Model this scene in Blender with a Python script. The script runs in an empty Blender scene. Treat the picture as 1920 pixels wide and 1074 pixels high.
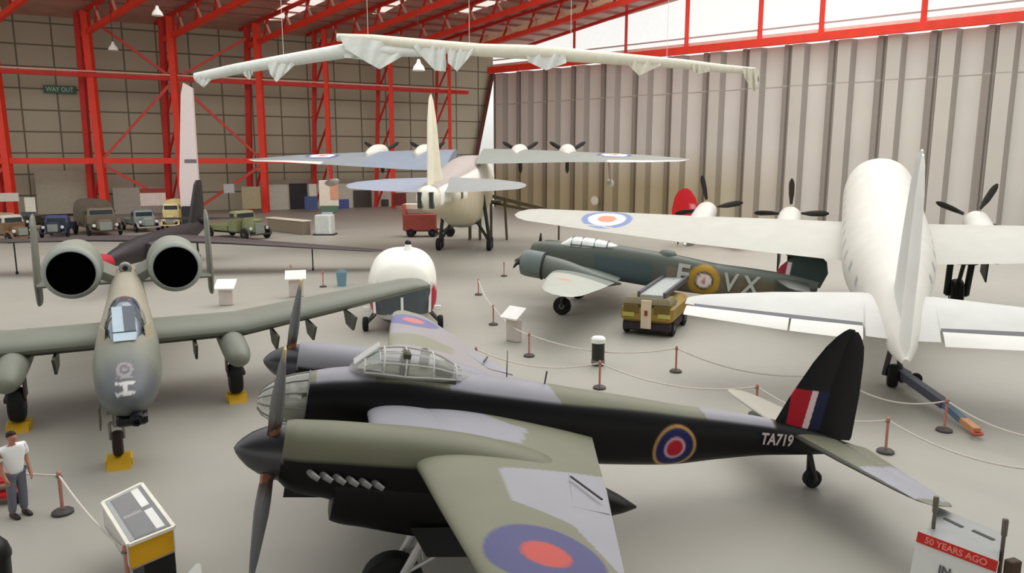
import bpy, math, random
import numpy as np
from mathutils import Vector, Matrix
random.seed(7)
S = bpy.context.scene
COL = S.collection
PI = math.pi
# ------------------------------------------------------------------ camera model (1920 x 1074)
F, H = 1400.0, 7.0
P0 = math.atan(237 / F)
FW = np.array([0, math.cos(P0), -math.sin(P0)]); UP = np.array([0, math.sin(P0), math.cos(P0)]); RT = np.array([1., 0, 0])
CAM = np.array([0, 0, H])
def ray(u, v): return FW + RT * (u - 960) / F + UP * (537 - v) / F
def G(u, v, z=0.0):
    d = ray(u, v); return CAM + d * ((z - H) / d[2])
def D(u, v, Y):
    d = ray(u, v); return CAM + d * (Y / d[1])
# ------------------------------------------------------------------ materials
def lin(c):
    c = np.asarray(c, float) / 255.0
    return np.where(c <= .04045, c / 12.92, ((c + .055) / 1.055) ** 2.4)
_M = {}
def mat(name, rgb=(128, 128, 128), rough=.55, metal=0.0, var=.08, scale=3.0, spec=.4, attr=False, emit=0.0, bump=0.0):
    if name in _M: return _M[name]
    m = bpy.data.materials.new(name); m.use_nodes = True
    nt = m.node_tree; N = nt.nodes; L = nt.links
    b = N['Principled BSDF']
    b.inputs['Roughness'].default_value = rough; b.inputs['Metallic'].default_value = metal
    b.inputs['Specular IOR Level'].default_value = spec
    tc = N.new('ShaderNodeTexCoord'); no = N.new('ShaderNodeTexNoise'); no.inputs['Scale'].default_value = scale
    no.inputs['Detail'].default_value = 4
    L.new(tc.outputs['Object'], no.inputs['Vector'])
    mr = N.new('ShaderNodeMapRange'); mr.inputs['From Min'].default_value = .25; mr.inputs['From Max'].default_value = .75
    mr.inputs['To Min'].default_value = 1 - var; mr.inputs['To Max'].default_value = 1 + var
    L.new(no.outputs['Fac'], mr.inputs['Value'])
    mx = N.new('ShaderNodeVectorMath'); mx.operation = 'SCALE'
    if attr:
        a = N.new('ShaderNodeAttribute'); a.attribute_name = 'Col'; L.new(a.outputs['Color'], mx.inputs[0])
    else:
        mx.inputs[0].default_value = tuple(lin(rgb))
    L.new(mr.outputs['Result'], mx.inputs['Scale'])
    L.new(mx.outputs['Vector'], b.inputs['Base Color'])
    if emit:
        b.inputs['Emission Color'].default_value = (*lin(rgb), 1); b.inputs['Emission Strength'].default_value = emit
    if bump:
        bp = N.new('ShaderNodeBump'); bp.inputs['Strength'].default_value = bump
        L.new(no.outputs['Fac'], bp.inputs['Height']); L.new(bp.outputs['Normal'], b.inputs['Normal'])
    _M[name] = m
    return m
PAINT = mat('aircraft_paint', attr=True, rough=.5, var=.05, scale=1.2, spec=.35)
GLOSS = mat('gloss_paint', attr=True, rough=.45, var=.04, scale=2.0, spec=.25)
BLACK = mat('black_paint', (8, 8, 9), .45, var=.2)
RUBBER = mat('tyre_rubber', (22, 21, 22), .8, var=.2, scale=9)
STEEL = mat('grey_steel', (120, 120, 118), .4, .6)
LGREY = mat('pale_metal', (185, 185, 182), .4, .3)
DGREY = mat('dark_metal', (52, 52, 52), .5, .3)
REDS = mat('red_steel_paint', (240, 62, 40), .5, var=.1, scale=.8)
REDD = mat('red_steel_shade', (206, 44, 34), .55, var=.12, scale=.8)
PINK = mat('pale_pink_steel', (236, 178, 160), .55, var=.1)
WHITE = mat('white_paint', (236, 236, 228), .5, var=.03)
YEL = mat('yellow_paint', (226, 168, 16), .45, var=.08)
def glass_mat(name, tint, alpha, rough=.08):
    m = bpy.data.materials.new(name); m.use_nodes = True
    nt = m.node_tree; N = nt.nodes; L = nt.links
    for n in list(N): N.remove(n)
    out = N.new('ShaderNodeOutputMaterial'); mx = N.new('ShaderNodeMixShader')
    tr = N.new('ShaderNodeBsdfTransparent'); gl = N.new('ShaderNodeBsdfPrincipled')
    gl.inputs['Base Color'].default_value = (*lin(tint), 1); gl.inputs['Roughness'].default_value = rough
    gl.inputs['Specular IOR Level'].default_value = .8
    tc = N.new('ShaderNodeTexCoord'); no = N.new('ShaderNodeTexNoise'); no.inputs['Scale'].default_value = 2
    L.new(tc.outputs['Object'], no.inputs['Vector'])
    mr = N.new('ShaderNodeMapRange'); mr.inputs['To Min'].default_value = alpha * .85; mr.inputs['To Max'].default_value = min(1, alpha * 1.15)
    L.new(no.outputs['Fac'], mr.inputs['Value'])
    L.new(mr.outputs['Result'], mx.inputs['Fac']); L.new(tr.outputs[0], mx.inputs[1]); L.new(gl.outputs[0], mx.inputs[2])
    L.new(mx.outputs[0], out.inputs['Surface'])
    return m
CLEAR = glass_mat('clear_perspex', (214, 212, 205), .3)
NOSEGL = glass_mat('nose_perspex', (214, 214, 206), .42)
PANE = glass_mat('window_glass', (235, 240, 240), .12)
# ------------------------------------------------------------------ objects
def tag(o, label=None, cat=None, group=None, kind=None):
    if label: o['label'] = label
    if cat: o['category'] = cat
    if group: o['group'] = group
    if kind: o['kind'] = kind
    return o
def empty(name, loc, rz=0, label=None, cat=None, group=None, kind=None):
    o = bpy.data.objects.new(name, None); COL.objects.link(o)
    o.location = loc; o.rotation_euler = (0, 0, rz); o.empty_display_size = .2
    return tag(o, label, cat, group, kind)
def obj(name, V, Fc, m, parent=None, col=None, smooth=True, ang=40):
    me = bpy.data.meshes.new(name)
    V = np.asarray(V, float)
    me.from_pydata([tuple(p) for p in V], [], [tuple(int(i) for i in f) for f in Fc])
    me.validate()
    me.materials.append(m)
    if smooth:
        me.polygons.foreach_set('use_smooth', [True] * len(me.polygons))
        me.set_sharp_from_angle(angle=math.radians(ang))
    if col is not None:
        a = me.color_attributes.new('Col', 'FLOAT_COLOR', 'POINT')
        c = np.ones((len(V), 4)); c[:, :3] = lin(col)
        a.data.foreach_set('color', c.ravel())
    me.update()
    o = bpy.data.objects.new(name, me); COL.objects.link(o)
    if parent is not None: o.parent = parent
    return o
class MB:
    def __init__(s): s.V = []; s.F = []
    def add(s, V, Fc, M=None):
        V = np.asarray(V, float)
        if M is not None: V = V @ np.array(M)[:3, :3].T + np.array(M)[:3, 3]
        k = len(s.V); s.V += [tuple(p) for p in V]; s.F += [tuple(int(i) + k for i in f) for f in Fc]; return s
    def box(s, c, d, rz=0, M=None, bev=0.0, tap=None):
        x, y, z = [q / 2 for q in d]
        tx, ty = tap if tap else (1, 1)
        V = np.array([(-x, -y, -z), (x, -y, -z), (x, y, -z), (-x, y, -z), (-x * tx, -y * ty, z), (x * tx, -y * ty, z), (x * tx, y * ty, z), (-x * tx, y * ty, z)])
        Fc = [(0, 3, 2, 1), (4, 5, 6, 7), (0, 1, 5, 4), (1, 2, 6, 5), (2, 3, 7, 6), (3, 0, 4, 7)]
        if bev:
            b = min(bev, x * .45, y * .45, z * .45)
            o = []
            for sz in (-1, 1):
                for (zz, ins) in (((z), b), ((z - b), 0)) if sz > 0 else (((z), b), ((z - b), 0)):
                    pass
            rings = []
            k = (tx if tap else 1)
            def ring(zz, ins, f):
                X, Y = x - ins, y - ins
                X *= f[0]; Y *= f[1]
                bb = b * .6
                return [(-X + bb, -Y, zz), (X - bb, -Y, zz), (X, -Y + bb, zz), (X, Y - bb, zz), (X - bb, Y, zz), (-X + bb, Y, zz), (-X, Y - bb, zz), (-X, -Y + bb, zz)]
            R = [ring(-z, b, (1, 1)), ring(-z + b, 0, (1, 1)), ring(z - b, 0, (tx, ty)), ring(z, b, (tx, ty))]
            V = np.array(sum(R, [])); Fc = [tuple(range(7, -1, -1)), tuple(range(24, 32))]
            for i in range(3):
                for j in range(8):
                    Fc.append((i * 8 + j, i * 8 + (j + 1) % 8, i * 8 + 8 + (j + 1) % 8, i * 8 + 8 + j))
        c_, s_ = math.cos(rz), math.sin(rz)
        V = V @ np.array([[c_, -s_, 0], [s_, c_, 0], [0, 0, 1]]).T + np.array(c, float)
        return s.add(V, Fc, M)
    def tube(s, p, q, r, r2=None, n=10, M=None):
        p = np.array(p, float); q = np.array(q, float); r2 = r if r2 is None else r2
        d = q - p; d /= max(np.linalg.norm(d), 1e-9)
        a = np.cross(d, [0, 0, 1.]) if abs(d[2]) < .95 else np.cross(d, [1., 0, 0]); a /= np.linalg.norm(a); b = np.cross(d, a)
        V = []
        for (c, rr) in ((p, r), (q, r2)):
            for i in range(n):
                t = 2 * PI * i / n; V.append(c + rr * (a * math.cos(t) + b * math.sin(t)))
        Fc = [(i, (i + 1) % n, n + (i + 1) % n, n + i) for i in range(n)] + [tuple(range(n - 1, -1, -1)), tuple(range(n, 2 * n))]
        return s.add(V, Fc, M)
    def bar(s, p, q, w, h=None, M=None):
        p = np.array(p, float); q = np.array(q, float); h = h or w
        d = q - p; d /= max(np.linalg.norm(d), 1e-9)
        a = np.cross(d, [0, 0, 1.]) if abs(d[2]) < .95 else np.array([1., 0, 0]); a -= d * (a @ d); a /= np.linalg.norm(a); b = np.cross(a, d)
        V = [c + a * i * w / 2 + b * j * h / 2 for c in (p, q) for (i, j) in ((-1, -1), (1, -1), (1, 1), (-1, 1))]
        return s.add(V, [(0, 1, 5, 4), (1, 2, 6, 5), (2, 3, 7, 6), (3, 0, 4, 7), (3, 2, 1, 0), (4, 5, 6, 7)], M)
    def path(s, P, r, n=8, M=None):
        P = [np.array(p, float) for p in P]; V = []; Fc = []
        for k, p in enumerate(P):
            d = P[min(k + 1, len(P) - 1)] - P[max(k - 1, 0)]; d /= max(np.linalg.norm(d), 1e-9)
            a = np.cross(d, [0, 0, 1.]) if abs(d[2]) < .95 else np.cross(d, [1., 0, 0]); a /= np.linalg.norm(a); b = np.cross(d, a)
            rr = r[k] if hasattr(r, '__len__') else r
            for i in range(n):
                t = 2 * PI * i / n; V.append(p + rr * (a * math.cos(t) + b * math.sin(t)))
        for k in range(len(P) - 1):
            for i in range(n): Fc.append((k * n + i, k * n + (i + 1) % n, k * n + n + (i + 1) % n, k * n + n + i))
        Fc += [tuple(range(n - 1, -1, -1)), tuple(range((len(P) - 1) * n, len(P) * n))]
        return s.add(V, Fc, M)
    def lathe(s, prof, o, ax=(0, 0, 1), n=24, M=None):
        o = np.array(o, float); d = np.array(ax, float); d /= np.linalg.norm(d)
        a = np.cross(d, [0, 0, 1.]) if abs(d[2]) < .95 else np.cross(d, [1., 0, 0]); a /= np.linalg.norm(a); b = np.cross(d, a)
        V = []; Fc = []
        for (h, r) in prof:
            for i in range(n):
                t = 2 * PI * i / n; V.append(o + d * h + max(r, 1e-4) * (a * math.cos(t) + b * math.sin(t)))
        for k in range(len(prof) - 1):
            for i in range(n): Fc.append((k * n + i, k * n + (i + 1) % n, k * n + n + (i + 1) % n, k * n + n + i))
        Fc += [tuple(range(n - 1, -1, -1)), tuple(range((len(prof) - 1) * n, len(prof) * n))]
        return s.add(V, Fc, M)
    def prism(s, poly, ext, M=None):
        poly = [np.array(p, float) for p in poly]; n = len(poly); e = np.array(ext, float)
        V = poly + [p + e for p in poly]
        Fc = [tuple(range(n - 1, -1, -1)), tuple(range(n, 2 * n))] + [(i, (i + 1) % n, n + (i + 1) % n, n + i) for i in range(n)]
        return s.add(V, Fc, M)
    def ball(s, c, r, M=None, n=14):
        r = (r, r, r) if not hasattr(r, '__len__') else r
        V = []; Fc = []
        for k in range(n // 2 + 1):
            ph = PI * k / (n // 2)
            for i in range(n):
                t = 2 * PI * i / n; V.append((c[0] + r[0] * max(math.sin(ph), 1e-3) * math.cos(t), c[1] + r[1] * max(math.sin(ph), 1e-3) * math.sin(t), c[2] - r[2] * math.cos(ph)))
        for k in range(n // 2):
            for i in range(n): Fc.append((k * n + i, k * n + (i + 1) % n, k * n + n + (i + 1) % n, k * n + n + i))
        return s.add(V, Fc, M)
    def build(s, name, m, parent=None, col=None, smooth=True, ang=35):
        if col is not None:
            V = np.array(s.V); c = np.asarray(col(V) if callable(col) else np.tile(np.array(col, float), (len(V), 1)))
            return obj(name, V, s.F, m, parent, c, smooth, ang)
        return obj(name, s.V, s.F, m, parent, None, smooth, ang)
def pchip(x, y, xi):
    x = np.asarray(x, float); y = np.asarray(y, float); h = np.diff(x); dl = np.diff(y) / h; m = np.zeros_like(y)
    m[0] = dl[0]; m[-1] = dl[-1]
    for i in range(1, len(x) - 1):
        if dl[i - 1] * dl[i] > 0:
            w1 = 2 * h[i] + h[i - 1]; w2 = h[i] + 2 * h[i - 1]; m[i] = (w1 + w2) / (w1 / dl[i - 1] + w2 / dl[i])
    k = np.clip(np.searchsorted(x, xi) - 1, 0, len(x) - 2); t = (xi - x[k]) / h[k]
    return (2 * t**3 - 3 * t**2 + 1) * y[k] + (t**3 - 2 * t**2 + t) * h[k] * m[k] + (-2 * t**3 + 3 * t**2) * y[k + 1] + (t**3 - t**2) * h[k] * m[k + 1]
def loft(keys, n=60, seg=32, p=2.0, yc=0.0, dense_ends=True):
    K = np.array(keys, float); x = K[:, 0]
    xi = np.linspace(x[0], x[-1], n)
    if dense_ends: xi = np.unique(np.concatenate([xi, x]))
    C = [pchip(x, K[:, j], xi) for j in range(1, 5)]
    t = 2 * PI * np.arange(seg) / seg
    ct = np.sign(np.cos(t)) * np.abs(np.cos(t)) ** (2 / p); st = np.sign(np.sin(t)) * np.abs(np.sin(t)) ** (2 / p)
    V = []
    for i in range(len(xi)):
        zc, ry, ru, rd = [c[i] for c in C]
        V.append(np.stack([np.full(seg, xi[i]), yc + ry * ct, zc + np.where(st > 0, ru, rd) * st], 1))
    n = len(xi); V = np.concatenate(V)
    Fc = [(k * seg + i, k * seg + seg + i, k * seg + seg + (i + 1) % seg, k * seg + (i + 1) % seg) for k in range(n - 1) for i in range(seg)]
    Fc += [tuple(range(seg)), tuple(range((n - 1) * seg + seg - 1, (n - 1) * seg - 1, -1))]
    return V, Fc
def wing(st, side=1, ns=40, nc=12, vert=False, yoff=0.0):
    # stations: span, leading x, trailing x, z, thickness(m)
    K = np.array(st, float); s = np.unique(np.concatenate([np.linspace(K[0, 0], K[-1, 0], ns), K[:, 0]]))
    C = [np.interp(s, K[:, 0], K[:, j]) for j in range(1, 5)]
    dr_ = np.interp(s, K[:, 0], K[:, 5]) if K.shape[1] > 5 else np.zeros(len(s))
    u = .5 * (1 - np.cos(PI * np.arange(nc + 1) / nc))
    yt = 5 * (.2969 * np.sqrt(u) - .126 * u - .3516 * u**2 + .2843 * u**3 - .1036 * u**4)
    xs = np.concatenate([u[::-1], u[1:-1]]); ts = np.concatenate([yt[::-1], -yt[1:-1]])
    m = len(xs); V = []
    for i in range(len(s)):
        le, te, z, th = [c[i] for c in C]
        x = le + xs * (te - le); t = ts * th - xs * dr_[i]
        if vert: V.append(np.stack([x, yoff + z + t, np.full(m, s[i])], 1))
        else: V.append(np.stack([x, np.full(m, side * s[i]), z + t], 1))
    n = len(s); V = np.concatenate(V)
    Fc = [(k * m + i, k * m + (i + 1) % m, k * m + m + (i + 1) % m, k * m + m + i) for k in range(n - 1) for i in range(m)]
    Fc += [tuple(range(m - 1, -1, -1)), tuple(range((n - 1) * m, n * m))]
    if (side < 0) != vert: Fc = [f[::-1] for f in Fc]
    return V, Fc
def inpoly(x, y, P):
    r = np.zeros(len(x), bool); j = len(P) - 1
    for i in range(len(P)):
        xi, yi = P[i]; xj, yj = P[j]
        with np.errstate(divide='ignore', invalid='ignore'):
            r ^= ((yi > y) != (yj > y)) & (x < (xj - xi) * (y - yi) / ((yj - yi) if yj != yi else 1e-9) + xi)
        j = i
    return r
def Ry(a): c, s = math.cos(a), math.sin(a); return np.array([[c, 0, s], [0, 1, 0], [-s, 0, c]])
def Rz3(a): c, s = math.cos(a), math.sin(a); return np.array([[c, -s, 0], [s, c, 0], [0, 0, 1]])
class Craft:
    # body frame: x aft, y starboard, z up
    def __init__(s, name, T, yaw, pitch, label, cat):
        s.R = Ry(pitch); s.z = np.array([0, 0, T[2]]); s.W = Rz3(yaw) @ s.R; s.T = np.array(T, float)
        s.root = empty(name, (T[0], T[1], 0), yaw, label, cat)
    def part(s, name, VF, m, col=None, parent=None, smooth=True, ang=40, label=None):
        V = np.asarray(VF[0], float)
        if col is not None:
            col = np.asarray(col(V)) if callable(col) else np.tile(np.array(col, float), (len(V), 1))
        o = obj(name, V @ s.R.T + s.z, VF[1], m, parent or s.root, col, smooth, ang)
        if label: o['label'] = label
        return o
    def mb(s, name, b, m, col=None, parent=None, smooth=True, label=None): return s.part(name, (b.V, b.F), m, col, parent, smooth, 35, label)
    def on(s, u, v, ax, val):
        o = s.W.T @ (CAM - s.T); d = s.W.T @ ray(u, v); return o + d * ((val - o[ax]) / d[ax])
    def ground(s, x): # body z of the floor at body x (y=0)
        return (-s.z[2] - s.R[2, 0] * x) / s.R[2, 2]
def wheel(b_t, b_h, c, r, w, ax=(0, 1, 0)):
    b_t.lathe([(-w * .5, r * .55), (-w * .5, r * .82), (-w * .38, r * .95), (0, r), (w * .38, r * .95), (w * .5, r * .82), (w * .5, r * .55)], c, ax, 28)
    b_h.lathe([(-w * .54, r * .12), (-w * .54, r * .2), (-w * .42, r * .56), (w * .42, r * .56), (w * .54, r * .2), (w * .54, r * .12)], c, ax, 20)
def text_mesh(txt, size, ext=.004):
    cu = bpy.data.curves.new('txt', 'FONT'); cu.body = txt; cu.size = size; cu.extrude = ext; cu.align_x = 'CENTER'; cu.align_y = 'CENTER'
    cu.offset = size * .022
    o = bpy.data.objects.new('txt', cu); COL.objects.link(o)
    dg = bpy.context.evaluated_depsgraph_get(); dg.update()
    me = o.evaluated_get(dg).to_mesh()
    V = np.array([tuple(v.co) for v in me.vertices]); Fc = [tuple(p.vertices) for p in me.polygons]
    o.evaluated_get(dg).to_mesh_clear(); bpy.data.objects.remove(o); bpy.data.curves.remove(cu)
    return V, Fc
def place_text(txt, size, o, ux, uy, sx=1.0):
    V, Fc = text_mesh(txt, size); ux = np.array(ux, float); uy = np.array(uy, float); ux /= np.linalg.norm(ux); uy /= np.linalg.norm(uy)
    n = np.cross(ux, uy)
    return (np.array(o, float) + np.outer(V[:, 0] * sx, ux) + np.outer(V[:, 1], uy) + np.outer(V[:, 2], n), Fc)
def blade(b, hub, ang, R, w, r0=.12, axis_x=True, twist=.6, plane=((0, 1, 0), (0, 0, 1)), fwd=(-1, 0, 0)):
    hub = np.array(hub, float); e1 = np.array(plane[0], float); e2 = np.array(plane[1], float); f = np.array(fwd, float)
    d = e1 * math.cos(ang) + e2 * math.sin(ang); t = -e1 * math.sin(ang) + e2 * math.cos(ang)
    V = []; n = 9; m = 8
    for k in range(n):
        q = k / (n - 1); r = r0 + (R - r0) * q
        ch = w * (.42 + 1.0 * min(1, q * 3)) / 1.42 * (1 if q < .75 else (1 - ((q - .75) / .25) ** 2 * .72))
        th = .09 * (1 - q) + .018; tw = twist * (1.25 - q)
        for i in range(m):
            a = 2 * PI * i / m; cx = .5 * ch * math.cos(a); cz = th * math.sin(a)
            V.append(hub + d * r + t * (cx * math.cos(tw) - cz * math.sin(tw)) + f * (cx * math.sin(tw) + cz * math.cos(tw)))
    Fc = [(k * m + i, k * m + (i + 1) % m, k * m + m + (i + 1) % m, k * m + m + i) for k in range(n - 1) for i in range(m)]
    Fc += [tuple(range(m - 1, -1, -1)), tuple(range((n - 1) * m, n * m))]
    return b.add(V, Fc)
def rings(c, d, bands, soft=.035):
    # bands: list of (radius, colour) outermost first
    for r, k in bands:
        w = np.clip((r - d) / soft + .5, 0, 1)[:, None]; c[:] = c * (1 - w) + np.array(k, float) * w
    return c
# ================================================================== NIGHT-BLACK TWIN-ENGINED BOMBER (nearest aircraft)
GRN = np.array((124, 124, 104.)); LAV = np.array((152, 151, 158.)); BLK = np.array((7, 6, 8.))
def full(V, c): return np.tile(np.array(c, float), (len(V), 1))
A = Craft('twin_engine_bomber', (-4.467, 12.648, 3.023), .236, .185,
          'black-sided twin-engined propeller bomber with grey and green camouflaged top in the foreground', 'aircraft')
def top_camo(x):
    return (x < .95, (x >= .95) & (x < 1.9), (x >= 3.2) & (x < 5.35), (x >= 5.35) & (x < 8.55), x >= 8.55)
FK = [(.85, -.1, .50, .52, .52), (1.3, -.06, .58, .6, .62), (2.0, -.02, .64, .67, .74), (3.0, 0, .67, .72, .8), (4.4, 0, .67, .72, .82), (6, -.02, .6, .68, .78),
      (7.9, -.02, .5, .6, .66), (9.2, .05, .4, .5, .5), (10.3, .1, .32, .4, .37), (11.4, .1, .2, .26, .27), (12.2, .06, .11, .13, .15), (12.75, .03, .05, .05, .06), (12.95, .02, .015, .015, .015)]
FKx = np.array(FK)
def fuse_col(V):
    x, y, z = V.T; c = full(V, BLK)
    zc = pchip(FKx[:, 0], FKx[:, 1], x); ru = pchip(FKx[:, 0], FKx[:, 3], x)
    top = (z - zc) > ru * np.clip(.72 + .05 * np.sin(x), .6, .9)
    edge = 5.35 + .7 * (z - .6) * 2
    lav = ((x > .95) & (x < 1.95)) | ((x > 3.3) & (x < 5.3 + .9 * (.65 - z))) | ((x > 8.6 + .4 * (.5 - z)) & (x < 10.25))
    ms = np.clip(((z - zc) - ru * np.clip(.72 + .05 * np.sin(x), .6, .9)) / .06 + .5, 0, 1) * np.clip((10.3 - x) / .1 + .5, 0, 1)
    tc_ = np.where(lav[:, None], LAV, GRN); c = c * (1 - ms[:, None]) + tc_ * ms[:, None]
    d = np.hypot(x - 7.95, z + .17)
    m = y < 0
    cc = c.copy(); rings(cc, d, [(.475, (196, 150, 84)), (.405, (30, 34, 92)), (.235, (206, 170, 180)), (.175, (186, 26, 44))])
    c[m] = cc[m]
    return c
fus = A.part('fuselage', loft(FK, 420, 110, 2.1), GLOSS, fuse_col)
A.part('glazed_nose', loft([(0, -.2, .02, .02, .02), (.03, -.19, .14, .13, .13), (.12, -.18, .26, .25, .25), (.3, -.16, .37, .37, .36), (.55, -.13, .45, .46, .45), (.85, -.1, .50, .52, .52)], 24, 40), NOSEGL, label='clear glazed nose with thin frames')
b = MB()
for t in (0, .55, 1.1, PI / 2 + .0, PI - .55, PI, PI + .6, -.6, 2.1, PI * 1.5):
    b.path([(x, r * math.cos(t), -.1 - .1 * (1 - x / .85) + r * 1.02 * math.sin(t)) for x, r in ((.03, .14), (.12, .26), (.3, .375), (.55, .46), (.85, .51))], .014, 6)
for x, r in ((.3, .372), (.84, .515)):
    b.path([(x, r * math.cos(t), -.1 - .1 * (1 - x / .85) + r * 1.02 * math.sin(t)) for t in np.linspace(0, 2 * PI, 25)], .014, 6)
A.mb('nose_frame', b, mat('frame_green', (120, 122, 112)))
b = MB(); b.ball((.62, 0, -.3), (.26, .3, .2)); b.box((.8, 0, -.2), (.1, .9, .7)); A.mb('nose_bulkhead', b, mat('interior_green', (84, 92, 74)))
# canopy
ck = [(1.5, .58, .16, .03, .03), (1.72, .62, .42, .2, .1), (2.05, .64, .5, .38, .1), (2.45, .64, .52, .43, .1), (3.0, .66, .46, .36, .1), (3.45, .66, .34, .18, .08), (3.75, .66, .12, .05, .04)]
can = A.part('cockpit_canopy', loft(ck, 26, 36, 2.3), CLEAR, label='clear cockpit canopy')
CK = np.array(ck)
b = MB()
fr = lambda x, t: (x, 1.015 * pchip(CK[:, 0], CK[:, 2], np.array([x]))[0] * math.cos(t), pchip(CK[:, 0], CK[:, 1], np.array([x]))[0] + 1.015 * pchip(CK[:, 0], CK[:, 3], np.array([x]))[0] * math.sin(t))
for x in (1.74, 2.06, 2.45, 2.95, 3.4):
    b.path([fr(x, t) for t in np.linspace(0.02, PI - .02, 17)], .02, 6)
for t in (.06, .55, 1.05, PI / 2, PI - 1.05, PI - .55, PI - .06):
    b.path([fr(x, t) for x in np.linspace(1.74, 3.5, 14)], .017, 6)
A.mb('canopy_frame', b, mat('canopy_grey', (196, 194, 188)), parent=can)
b = MB(); b.prism([(1.58, -.2, .68), (1.58, .2, .68), (1.98, .17, 1.06), (1.98, -.17, 1.06)], (-.02, 0, .02)); b.prism([(1.62, -.24, .66), (1.98, -.3, 1.02), (2.03, -.46, .7)], (-.02, -.02, .0))
A.mb('windscreen', b, mat('bright_windscreen', (235, 242, 240), .15, .2), parent=can, smooth=False)
b = MB(); b.box((2.6, 0, .62), (1.6, .8, .06)); b.box((2.45, -.22, .82), (.14, .34, .5), bev=.04); b.box((2.85, .2, .8), (.14, .34, .46), bev=.04); b.box((1.9, 0, .72), (.2, .7, .18), bev=.03); b.box((3.2, 0, .76), (.3, .5, .22), bev=.04)
A.mb('cockpit_seats', b, mat('seat_khaki', (70, 72, 54)), parent=can)
# wings
def wst(s):
    o = []
    for y, le, te in [(.4, 2.32, 6.2), (.6, 2.32, 6.13), (2.0, 2.38, 5.72), (3.4, 2.52, 5.33), (4.36, 2.6, 5.03), (6.0, 2.76, 4.53), (7.3, 2.9, 4.13), (7.9, 3.0, 3.93), (8.15, 3.12, 3.75), (8.26, 3.3, 3.5)]:
        th = np.interp(y, [.4, 2.5, 7.3, 8.26], [.56, .42, .22, .05]); o.append((y, le, te, -.1 + .04 * y, th))
    return o
def port_col(V):
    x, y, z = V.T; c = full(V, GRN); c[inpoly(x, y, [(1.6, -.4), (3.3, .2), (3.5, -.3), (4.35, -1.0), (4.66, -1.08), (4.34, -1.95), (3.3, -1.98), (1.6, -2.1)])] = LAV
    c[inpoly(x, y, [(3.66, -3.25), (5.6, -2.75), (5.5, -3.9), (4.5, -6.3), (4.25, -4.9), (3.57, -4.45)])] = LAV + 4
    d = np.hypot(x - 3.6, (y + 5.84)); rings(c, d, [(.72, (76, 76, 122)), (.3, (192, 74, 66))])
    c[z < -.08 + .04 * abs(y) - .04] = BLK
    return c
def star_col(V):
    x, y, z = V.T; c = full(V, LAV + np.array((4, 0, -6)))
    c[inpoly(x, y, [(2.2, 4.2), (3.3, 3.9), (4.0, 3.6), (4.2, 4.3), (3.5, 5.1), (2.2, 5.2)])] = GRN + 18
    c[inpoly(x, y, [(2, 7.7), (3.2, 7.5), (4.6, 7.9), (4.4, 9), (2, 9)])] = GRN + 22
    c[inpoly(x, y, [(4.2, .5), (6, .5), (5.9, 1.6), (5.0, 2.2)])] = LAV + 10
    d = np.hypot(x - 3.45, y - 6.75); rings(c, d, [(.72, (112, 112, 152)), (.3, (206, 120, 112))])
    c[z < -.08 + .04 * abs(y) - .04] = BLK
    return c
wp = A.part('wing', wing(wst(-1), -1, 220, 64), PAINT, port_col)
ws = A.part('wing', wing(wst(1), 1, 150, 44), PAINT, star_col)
for sd, par, cf in ((-1, wp, port_col), (1, ws, star_col)):
    # radiator leading edge between fuselage and nacelle
    A.part('radiator', wing([(.62, 1.88, 4.4, -.03, .42), (1.98, 1.9, 4.3, -.0, .42)], sd, 40, 22), PAINT, cf, parent=par)
    b = MB(); b.box((1.93, sd * 1.3, -.06), (.06, 1.2, .16)); A.mb('radiator_intake', b, BLACK, parent=par)
    # flaps and ailerons as slightly drooped panels
    b = MB()
    for (y0, y1) in ((3.0, 4.3),):
        b.prism([(4.72 + .32 * (3.4 - y0) * .9, sd * y0, .12), (5.5 - .31 * (y0 - 2.8) - .02, sd * y0, .05), (5.5 - .31 * (y1 - 2.8) - .02, sd * y1, .09), (4.72 + .32 * (3.4 - y1) * .9, sd * y1, .16)], (0, 0, -.03))
    A.mb('wing_flap', b, PAINT, LAV + 4, parent=par)
    b = MB(); b.bar((4.75, sd * 3.3, .19), (5.0, sd * 4.0, .165), .03, .02); A.mb('flap_gap', b, BLACK, parent=par)
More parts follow.
